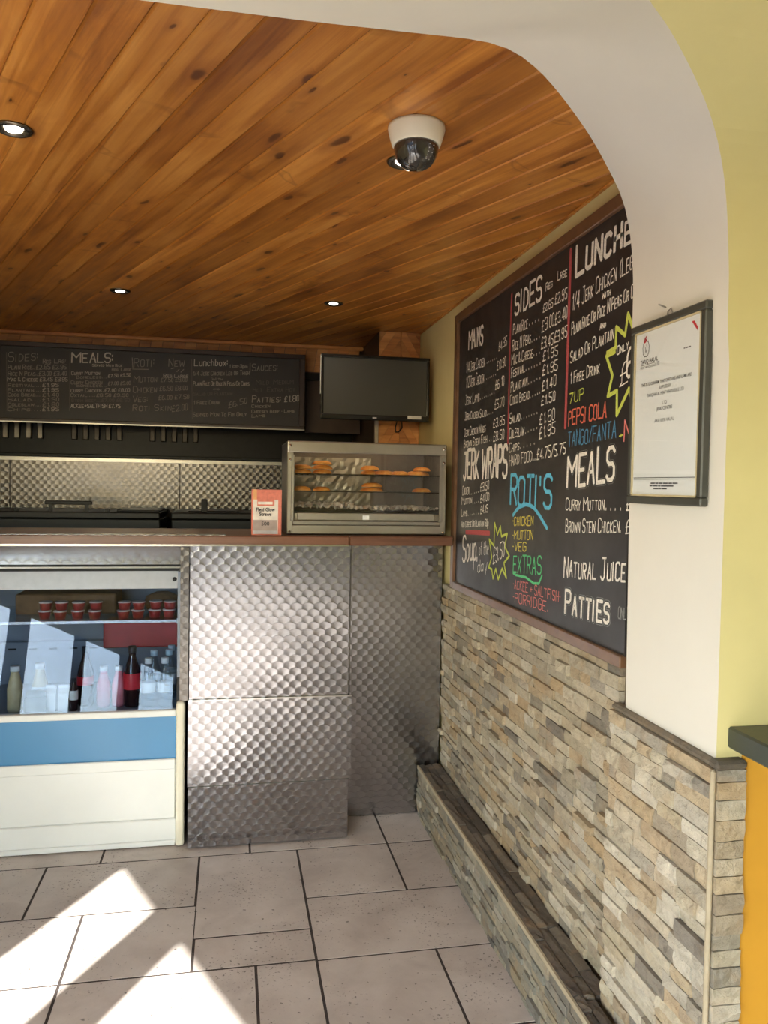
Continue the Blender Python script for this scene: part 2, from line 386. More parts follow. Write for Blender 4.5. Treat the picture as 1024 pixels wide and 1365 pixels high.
def letter_line(text, u0, v0, u1, v1, h, frame, weight, off, rng, base_w=.062, slant=.06, small=False, cap=.2):
    vs_, fs = [], []
    adv = 0; lay = []
    prev = ' '
    for ch in text:
        gl, wd = glyph(ch); k = .74 if small and ch.isupper() and prev.isalpha() else 1
        lay.append((gl, adv, k)); adv += wd*k+(1.6 if ch != ' ' else .6); prev = ch
    adv -= 1.6
    L = math.hypot(u1-u0, v1-v0); sgn = 1 if u1 > u0 else -1
    sx = L/max(adv, .5); sy = h/8
    ty = (v1-v0)/L if L else 0
    wdt = min(max(h*base_w*weight, .0032), h*cap)
    for gl, a, k in lay:
        jx, jy, js = rng.uniform(-.12, .12), rng.uniform(-.25, .25), k*rng.uniform(.94, 1.08)
        for pl in gl:
            pts = []
            for (px_, py_) in pl:
                du = (a+px_*js+jx)*sx + slant*(py_*sy)*.5; dv = (py_*js+jy)*sy
                pts.append((u0+sgn*du, v0+ty*du+dv))
            ribbon(vs_, fs, pts, wdt, frame, off)
    return vs_, fs

# ================================================================== THE SETTING
CEIL = 2.305; WX = .975                                  # wood ceiling height, right wall plane
# ---- floor with separate tiles
floor = struct(box('floor', -3.2, 2.6, -3.4, 5.2, -.08, -.0015, 'grout'))
TILE_MESH = None
def tile_mesh():
    bm = bmesh.new(); abox(bm, -.5, .5, -.5, .5, -1, 0); me = bpy.data.meshes.new('tile'); 
    bm.to_mesh(me); bm.free(); me.materials.append(MATS['floor_tile']); return me
TM = tile_mesh(); gap = .0045
def tile(x0, x1, y0, y1):
    o = bpy.data.objects.new('tile', TM); COL.objects.link(o); o.parent = floor
    o.location = ((x0+x1)/2, (y0+y1)/2, random.uniform(-.0006, .0004)); o.scale = (x1-x0-2*gap, y1-y0-2*gap, .01)
for t in [(-1.07, -.49, 3.19, 3.6), (-.49, .09, 3.19, 3.6), (.09, .657, 3.19, 3.6), (.657, 1.0, 3.19, 3.6),
          (-1.26, -.685, 2.815, 3.19), (-.685, -.11, 2.815, 3.19), (-.11, .28, 2.607, 3.19), (.28, .657, 2.805, 3.19), (.657, 1.0, 2.805, 3.19),
          (-1.07, -.488, 2.43, 2.815), (-.488, -.105, 2.43, 2.815), (-.105, .28, 2.43, 2.607), (.28, 1.0, 2.425, 2.805),
          (-1.07, -.488, 2.05, 2.43), (-.488, .09, 2.05, 2.43), (.09, .28, 2.05, 2.43), (.28, .667, 2.04, 2.425), (.667, 1.0, 2.04, 2.425),
          (-1.07, -.3, 1.66, 2.05), (-.3, .28, 1.66, 2.05), (.28, .667, 1.66, 2.04), (.667, 1.0, 1.66, 2.04),
          (-1.65, -1.07, 3.19, 3.6), (-1.84, -1.26, 2.815, 3.19), (-1.65, -1.07, 2.43, 2.815), (-1.65, -1.07, 2.05, 2.43), (-1.65, -1.07, 1.66, 2.05)]: tile(*t)
for j in range(6):
    for i in range(7):
        x0 = -2.2+i*.58-(.29 if j % 2 else 0); tile(x0, x0+.58, 1.66-(j+1)*.385, 1.66-j*.385)

# ---- wood ceiling: planks laid at an angle, each one a piece
ceiling = struct(box('ceiling', -2.2, 1.05, 1.24, 4.9, CEIL+.012, CEIL+.06, 'dark_brown_panel'))
def clip(poly, inside, inter):
    out = []
    for i in range(len(poly)):
        a, b = poly[i-1], poly[i]
        if inside(b):
            if not inside(a): out.append(inter(a, b))
            out.append(b)
        elif inside(a): out.append(inter(a, b))
    return out
def clip_rect(poly, x0, x1, y0, y1):
    for k, v, s in ((0, x0, 1), (0, x1, -1), (1, y0, 1), (1, y1, -1)):
        ins = lambda p: (p[k]-v)*s >= 0
        def it(a, b):
            t = (v-a[k])/(b[k]-a[k]); return (a[0]+(b[0]-a[0])*t, a[1]+(b[1]-a[1])*t)
        poly = clip(poly, ins, it)
        if not poly: return []
    return poly
PD = Vector((-.413, .911)).normalized(); PN = Vector((PD.y, -PD.x))
def plank_object(name, poly, c, ang, to3d, depth, mat, parent, chamfer=.0032):
    """poly: 2D outline in plane coordinates, c: its centre, ang: grain direction"""
    ca, sa = math.cos(-ang), math.sin(-ang)
    loc = [((p[0]-c[0])*ca-(p[1]-c[1])*sa, (p[0]-c[0])*sa+(p[1]-c[1])*ca) for p in poly]
    cx_ = sum(p[0] for p in loc)/len(loc); cy_ = sum(p[1] for p in loc)/len(loc)
    n = len(loc)
    inner = []
    for p in loc:
        sgn = 1 if p[1] > cy_ else -1
        inner.append((p[0], p[1]-sgn*chamfer*1.2))
    V_ = [(p[0], p[1], -depth) for p in loc]+[(p[0], p[1], -chamfer) for p in loc]+[(p[0], p[1], 0) for p in inner]
    F_ = [tuple(range(n))[::-1], tuple(range(2*n, 3*n))]
    for L in (0, 1):
        for i in range(n): j = (i+1) % n; F_.append((L*n+i, L*n+j, (L+1)*n+j, (L+1)*n+i))
    o = quadmesh(name, V_, F_, mat, parent)
    o.matrix_local = to3d
    return o
PW = .084
for k in range(-24, 42):
    c0 = .291+k*PW
    a, b = c0+.0004, c0+PW-.0004
    q = [tuple(PN*a+PD*(-4)), tuple(PN*b+PD*(-4)), tuple(PN*b+PD*9), tuple(PN*a+PD*9)]
    poly = clip_rect(q, -2.1, WX-.004, 1.25, 4.59)
    if len(poly) < 3: continue
    cx_ = sum(p[0] for p in poly)/len(poly); cy_ = sum(p[1] for p in poly)/len(poly)
    ang = math.atan2(PD.y, PD.x)
    # local x along the grain, local z pointing down
    M = Matrix.Translation((cx_, cy_, CEIL)) @ Matrix.Rotation(ang, 4, 'Z') @ Matrix.Rotation(math.pi, 4, 'X')
    Mi = M.inverted()
    pts = [Mi @ Vector((p[0], p[1], CEIL)) for p in poly]
    if sum((pts[i-1].x*pts[i].y-pts[i].x*pts[i-1].y) for i in range(len(pts))) < 0: pts = pts[::-1]
    plank_object('plank', [(p.x, p.y) for p in pts], (0, 0), 0, M, .012, 'pine_ceiling', ceiling)
struct(box('trim_1', -2.1, .75, 4.568, 4.59, CEIL-.022, CEIL-.001, 'pine_cladding', bev=.004))

struct(box('trim_4', WX-.010, WX-.001, 1.8, 4.58, CEIL-.005, CEIL+.004, 'pine_ceiling'))
# ---- right wall, painted above, split stone below
wall_right = struct(box('wall_right', WX, WX+.15, 1.5, 5.0, 0, 2.5, 'yellow_wall_paint'))
def stone_meshes(n, mat):
    out = []
    for i in range(n):
        rg = random.Random(100+i); bm = bmesh.new()
        # unit block: length x 0..1, height z 0..1, depth y 0 (face) .. 1 (back); uneven split face
        nx = 3
        top = []
        for zz in (0, 1):
            for k in range(nx+1):
                top.append(bm.verts.new((k/nx, rg.uniform(-.09, .09), zz)))
        mid = [bm.verts.new((k/nx, rg.uniform(-.2, .06), rg.uniform(.4, .6))) for k in range(nx+1)]
        bk = [bm.verts.new(p) for p in ((0, 1, 0), (1, 1, 0), (1, 1, 1), (0, 1, 1))]
        b, t = top[:nx+1], top[nx+1:]
        for k in range(nx):
            bm.faces.new((b[k], b[k+1], mid[k+1], mid[k])); bm.faces.new((mid[k], mid[k+1], t[k+1], t[k]))
        bm.faces.new([bk[0], bk[1]]+b[::-1]); bm.faces.new([bk[3]]+t+[bk[2]])
        bm.faces.new((bk[0], b[0], mid[0], t[0], bk[3])); bm.faces.new((b[nx], bk[1], bk[2], t[nx], mid[nx]))
        bmesh.ops.recalc_face_normals(bm, faces=bm.faces)
        me = bpy.data.meshes.new('stone'); bm.to_mesh(me); bm.free(); me.materials.append(MATS[mat]); out.append(me)
    return out
SM = {m: stone_meshes(10, m) for m in ('split_stone', 'pier_stone', 'ledge_stone', 'ledge_front_shaded_stone')}
def place_stones(parent, mat, items, limit=300):
    """items: (matrix, nearness) ; the nearest `limit` become objects, the others one joined piece"""
    items.sort(key=lambda t: t[1])
    for M, _ in items[:limit]:
        o = bpy.data.objects.new('stone', random.choice(SM[mat])); COL.objects.link(o); o.parent = parent; o.matrix_local = M
    rest = items[limit:]
    if rest:
        bm = bmesh.new()
        for M, _ in rest:
            n0 = len(bm.verts); bm.from_mesh(random.choice(SM[mat])); bm.verts.ensure_lookup_table()
            bmesh.ops.transform(bm, matrix=M, verts=bm.verts[n0:])
        o = mesh_obj('stone_remainder', bm, mat, parent); o['kind'] = 'stuff'
def basis(origin, ex, ey, ez):
    return Matrix(((ex.x, ey.x, ez.x, origin.x), (ex.y, ey.y, ez.y, origin.y), (ex.z, ey.z, ez.z, origin.z), (0, 0, 0, 1)))
def courses(L, H, hmin, hmax, lmin, lmax, rg):
    z = 0; out = []
    while z < H-.004:
        h = rg.uniform(hmin, hmax)
        if H-z-h < hmin*.7: h = H-z
        u = -rg.uniform(0, lmax*.6)
        while u < L:
            l = rg.uniform(lmin, lmax)*(1.4 if rg.random() < .18 else 1)
            a, b = max(u, 0), min(u+l, L)
            if L-b < lmin*.5: b = L; l = b-u
            if b-a > .012: out.append((a, b, z, z+h))
            u += l
        z += h
    return out
JT = .0009
def clad(parent, mat, origin, eu, ev, en, L, H, seed, depth0, proud, sizes=(.028, .038, .06, .15), limit=300, hole=None):
    """origin: corner on the backing plane; eu along, ev up the courses, en = outward normal"""
    rg = random.Random(seed); it = []
    for (a, b, z0, z1) in courses(L, H, sizes[0], sizes[1], sizes[2], sizes[3], rg):
        pr = depth0+rg.uniform(0, proud)*(1.5 if rg.random() < .15 else 1)
        o = origin+eu*(a+JT)+ev*(z0+JT)+en*pr
        M = basis(o, eu*(b-a-2*JT), -en*pr, ev*(z1-z0-2*JT))
        it.append((M, (o-Vector((0, 0, 1.5))).length))
    place_stones(parent, mat, it, limit)
X_, Y_, Z_ = Vector((1, 0, 0)), Vector((0, 1, 0)), Vector((0, 0, 1))
struct_mortar = box('mortar_bed', WX-.004, WX+.02, 1.79, 3.47, .0, 1.058, 'mortar', wall_right)
clad(wall_right, 'split_stone', Vector((WX-.004, 3.468, .222)), -Y_, Z_, -X_, 3.468-1.80, 1.058-.222, 11, .008, .013, (.022, .038, .05, .13))

# ---- arch wall between the two rooms (yellow face, white reveal), stone pier below
F_C = [(.945, 1.746, .955), (.945, 1.753, 1.3), (.945, 1.761, 1.7), (.945, 1.766, 1.88)] + [(0.948, 1.77, 1.957), (0.943, 1.767, 2.049), (0.927, 1.756, 2.12), (0.9, 1.736, 2.176), (0.875, 1.719, 2.204), (0.842, 1.696, 2.223), (0.812, 1.675, 2.248), (0.77, 1.646, 2.276), (0.709, 1.598, 2.298), (0.633, 1.514, 2.298), (0.582, 1.463, 2.298), (0.533, 1.42, 2.298), (0.479, 1.386, 2.298), (0.429, 1.377, 2.298), (0.391, 1.379, 2.298), (0.249, 1.281, 2.239), (0.114, 1.186, 2.182), (-0.121, 1.021, 2.086)] + [(-.6, 1.40, 2.298), (-2.3, 1.41, 2.298)]
N_C = [(.945, 1.383, .955), (.945, 1.383, 1.3), (.945, 1.383, 1.6), (.945, 1.381, 1.75)] + [(0.939, 1.381, 1.819), (0.939, 1.381, 1.909), (0.93, 1.375, 1.988), (0.918, 1.366, 2.055), (0.901, 1.354, 2.107), (0.874, 1.335, 2.154), (0.844, 1.314, 2.186), (0.801, 1.284, 2.216), (0.758, 1.254, 2.239), (0.696, 1.211, 2.265), (0.64, 1.172, 2.274)] + [(.56, 1.108, 2.298), (.45, 1.03, 2.298), (.36, .985, 2.298), (0, .97, 2.298), (-2.3, .97, 2.298)]
def resample(pts, n):
    pts = [Vector(p) for p in pts]; d = [0]
    for a, b in zip(pts, pts[1:]): d.append(d[-1]+(b-a).length)
    out = []
    for i in range(n):
        s = d[-1]*i/(n-1); k = 0
        while k < len(d)-2 and d[k+1] < s: k += 1
        t = (s-d[k])/(d[k+1]-d[k]) if d[k+1] > d[k] else 0
        out.append(pts[k].lerp(pts[k+1], t))
    return out
def smooth_curve(pts, it=2):
    for _ in range(it):
        pts = [pts[0]]+[(pts[i-1]+pts[i]*2+pts[i+1])/4 for i in range(1, len(pts)-1)]+[pts[-1]]
    return pts
fl = 4+len([(0.948, 1.77, 1.957), (0.943, 1.767, 2.049), (0.927, 1.756, 2.12), (0.9, 1.736, 2.176), (0.875, 1.719, 2.204), (0.842, 1.696, 2.223), (0.812, 1.675, 2.248), (0.77, 1.646, 2.276), (0.709, 1.598, 2.298), (0.633, 1.514, 2.298), (0.582, 1.463, 2.298), (0.533, 1.42, 2.298), (0.479, 1.386, 2.298), (0.429, 1.377, 2.298), (0.391, 1.379, 2.298), (0.249, 1.281, 2.239), (0.114, 1.186, 2.182), (-0.121, 1.021, 2.086)]); nl = len(N_C)-2
Fs = [Vector(p) for p in F_C[:4]]+smooth_curve(resample(F_C[3:fl], 40), 1)[1:]+[Vector(p) for p in F_C[fl:]]
Ns = [Vector(p) for p in N_C[:4]]+smooth_curve(resample(N_C[3:nl], 40), 1)[1:]+[Vector(p) for p in N_C[nl:]]
TOPZ = 2.75; XR = 2.3
wall_arch = struct(empty('wall_arch'))
vs_, fs = [], []
K = len(Ns)
for p in Ns: vs_ += [tuple(p), (XR, p.y, p.z), (p.x, p.y, TOPZ)]
kc = max(range(K), key=lambda i: (Ns[i].z > 2.29, -i) if Ns[i].z > 2.29 else (False, i))
for i in range(K-1):
    if i < kc: fs.append((3*i, 3*i+1, 3*i+4, 3*i+3))
    else: fs.append((3*i, 3*i+2, 3*i+5, 3*i+3))
fs.append((3*kc, 3*kc+1, len(vs_), 3*kc+2)); vs_.append((XR, Ns[kc].y, TOPZ))
quadmesh('yellow_face', vs_, fs, 'yellow_paint', wall_arch)
vs_ = [tuple(p) for p in Fs]+[tuple(p) for p in Ns]
quadmesh('white_reveal', vs_, [(i, i+1, K+i+1, K+i) for i in range(K-1)], 'white_paint', wall_arch, True)
vs_, fs = [], []
for p in Fs: vs_ += [tuple(p), (WX+.1, p.y, p.z), (p.x, p.y, CEIL+.03)]
kf = next(i for i in range(K) if Fs[i].z > 2.28)
for i in range(K-1): fs.append((3*i, 3*i+1, 3*i+4, 3*i+3) if i < kf else (3*i, 3*i+2, 3*i+5, 3*i+3))
quadmesh('back_face', vs_, fs, 'white_paint', wall_arch)
box('pier_core', .948, 1.2, 1.39, 1.76, 0, .957, 'mortar', wall_arch)
clad(wall_arch, 'pier_stone', Vector((.950, 1.797, 0)), -Y_, Z_, -X_, 1.797-1.375, .955, 21, .015, .011, (.028, .042, .06, .15))
box('stone_cap', .932, .96, 1.375, 1.797, .955, .972, 'ledge_stone', wall_arch, .006)
clad(wall_arch, 'pier_stone', Vector((.938, 1.385, 0)), X_, Z_, -Y_, .062, .955, 23, .018, .008, (.032, .044, .2, .3))
box('stone_cap', .930, 1.0, 1.358, 1.39, .955, .974, 'ledge_stone', wall_arch, .006)
box('corner_strip', .926, .937, 1.366, 1.378, 0, .955, 'corner_mortar', wall_arch, .004)
orange = struct(box('trim_2', 1.001, XR, 1.372, 1.45, 0, 1.0, 'orange_paint'))
# the yellow face below the sill
sill = tag(box('window_sill', .968, 2.2, 1.17, 1.384, .993, 1.036, 'green_paint', bev=.004), 'dark green painted sill shelf on the yellow wall beside the stone pier', 'sill')

# ---- stone ledge along the foot of the right wall
ledge = thing('stone_ledge', 'low stone-clad ledge along the foot of the stone wall, brown stones on top', 'ledge', (.9, 2.6, 0))
box('core', .862, .950, 1.80, 3.455, 0, .205, 'mortar', ledge)
box('core', .862, .905, 1.56, 1.80, 0, .205, 'mortar', ledge)
settle(ledge)
LO = ledge.location.copy()
def clad_local(parent, mat, origin, *a, **k): clad(parent, mat, origin-LO, *a, **k)
clad_local(ledge, 'ledge_front_shaded_stone', Vector((.862, 3.455, 0)), -Y_, Z_, -X_, 3.455-1.56, .212, 31, .007, .011, (.02, .034, .05, .14))
rg = random.Random(5); it = []
for (a, b, v0, v1) in courses(3.455-1.802, .1, .022, .034, .1, .24, rg)+[(a_+1.653, b_+1.653, p_, q_) for (a_, b_, p_, q_) in courses(.24, .055, .022, .03, .1, .24, rg)]:
    pr = .018+rg.uniform(0, .006)
    o = Vector((.853, 3.455, .205))-LO-Y_*(a+.002)+X_*(v0+.0015)+Z_*pr
    it.append((basis(o, -Y_*(b-a-.004), -Z_*pr, X_*(v1-v0-.003)), a))
place_stones(ledge, 'ledge_stone', it)
o = box('edge_trim', .846, .853, 1.56, 3.455, .212, .2265, 'corner_mortar', ledge); o.data.transform(Matrix.Translation(-LO))

# ---- shop front behind the camera: oblique glazed wall
wall_front = struct(empty('wall_front'))
def fbox(name, b0, b1, z0, z1, d0, d1, mat, parent):
    V_ = [tuple(front(b, z, d)) for b in (b0, b1) for d in (d0, d1) for z in (z0, z1)]
    F_ = [(0, 1, 3, 2), (4, 6, 7, 5), (0, 4, 5, 1), (2, 3, 7, 6), (0, 2, 6, 4), (1, 5, 7, 3)]
    return quadmesh(name, V_, F_, mat, parent)
fbox('header', -1.3, 2.6, 2.09, TOPZ, -.02, .02, 'yellow_paint', wall_front)
edges = [-1.3]+[e for p in PANES for e in p]+[2.6]
for i in range(0, len(edges), 2): fbox('mullion', edges[i], edges[i+1], 0, 2.09, -.02, .02, 'dark_frame_paint', wall_front)
for i, (b0, b1) in enumerate(PANES):
    wn = struct(fbox('window_%d' % (i+1), b0, b1, 0, .06, -.02, .02, 'dark_frame_paint', None))
    fbox('pane', b0, b1, .06, 2.09, -.004, 0, 'window_glass', wn)
    if i == 3:
        def fr_(u, v, off): return tuple(front(u, v, off))
        V_, F_ = letter_line('HALAL', 1.38, 1.96, 1.90, 1.965, .11, fr_, 1.9, .003, random.Random(3), slant=0)
        quadmesh('lettering', V_, F_, 'ink_black', wn)
# remaining walls and ceiling of the front room, left wall, kitchen wall
p0 = front(-1.3, 0); p1 = front(2.6, 0)
struct(box('wall_left', -2.2, -2.08, p0.y-.2, 5.0, 0, TOPZ, 'yellow_paint'))
struct(box('wall_rear', p1.x-.05, XR+.1, p1.y-.1, p1.y, 0, TOPZ, 'yellow_paint'))
struct(box('wall_side', XR, XR+.1, p1.y, 1.45, 0, TOPZ, 'yellow_paint'))
quadmesh('ceiling_front', [(-2.3, 1.0, TOPZ), (-2.3, .2, TOPZ), (p0.x-.1, p0.y, TOPZ), (p1.x-.1, p1.y-.1, TOPZ), (XR+.1, p1.y-.1, TOPZ), (XR+.1, 1.45, TOPZ), (.7, 1.45, TOPZ), (.3, 1.0, TOPZ)],
         [(0, 1, 2, 3, 4, 5, 6, 7)], 'white_ceiling_paint')['kind'] = 'structure'
struct(box('street_ground', -40, 30, -40, 30, -.3, -.12, 'street'))

# ---- kitchen back wall
wall_back = struct(box('wall_back', -2.2, 1.1, 4.88, 5.0, 0, 2.4, 'dark_brown_panel'))
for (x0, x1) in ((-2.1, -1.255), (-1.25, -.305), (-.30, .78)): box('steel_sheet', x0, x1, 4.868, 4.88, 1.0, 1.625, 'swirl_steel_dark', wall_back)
box('sheet_trim', -2.1, .78, 4.858, 4.872, 1.612, 1.632, 'steel_plain', wall_back)
# fascia above the menu board with short boards
fascia = struct(box('wall_fascia', -2.1, .74, 4.605, 4.65, 1.84, CEIL+.02, 'dark_brown_panel'))
x = -2.08; sk = .022
while x < .70:
    wv = .062
    quadmesh('plank', [(x+.001, 4.593, 2.15), (x+wv-.001, 4.593, 2.15), (x+wv+sk-.001, 4.593, CEIL-.02), (x+sk+.001, 4.593, CEIL-.02),
                       (x+.001, 4.606, 2.15), (x+wv-.001, 4.606, 2.15), (x+wv+sk-.001, 4.606, CEIL-.02), (x+sk+.001, 4.606, CEIL-.02)],
             [(0, 1, 2, 3), (4, 7, 6, 5), (0, 4, 5, 1), (3, 2, 6, 7), (0, 3, 7, 4), (1, 5, 6, 2)], 'pine_cladding', fascia)
    x += wv
# timber-clad column by the right wall with slanting boards
column = struct(box('wall_column', .752, WX-.002, 4.084, 4.88, 0, CEIL+.01, 'dark_brown_panel'))
for k in range(-2, 44):
    c0 = k*.075
    q = [(.72, c0), (1.0, c0+.40), (1.0, c0+.40+.074), (.72, c0+.074)]
    poly = clip_rect(q, .754, .868, .6, CEIL-.001) if k % 1 == 0 else []
    for (xa, xb, sgn) in ((.754, .866, 1), (.868, WX-.004, -1)):
        q = [(xa, c0+(0 if sgn > 0 else .17)), (xb, c0+(.17 if sgn > 0 else 0)), (xb, c0+(.17 if sgn > 0 else 0)+.0735), (xa, c0+(0 if sgn > 0 else .17)+.0735)]
        poly = clip_rect(q, xa, xb, 1.0, CEIL-.001)
        if len(poly) < 3: continue
        n = len(poly)
        V_ = [(p[0], 4.072, p[1]) for p in poly]+[(p[0], 4.085, p[1]) for p in poly]
        F_ = [tuple(range(n)), tuple(range(n, 2*n))[::-1]]+[(i, n+i, n+(i+1) % n, (i+1) % n) for i in range(n)]
        quadmesh('plank', V_, F_, 'pine_cladding', column)
struct(box('trim_3', .735, .752, 4.06, 4.09, .0, CEIL-.14, 'light_strip'))
# dark panel between the menu board and the column
struct(box('wall_panel', .42, .74, 4.59, 4.605, 1.8, 2.15, 'dark_brown_panel'))

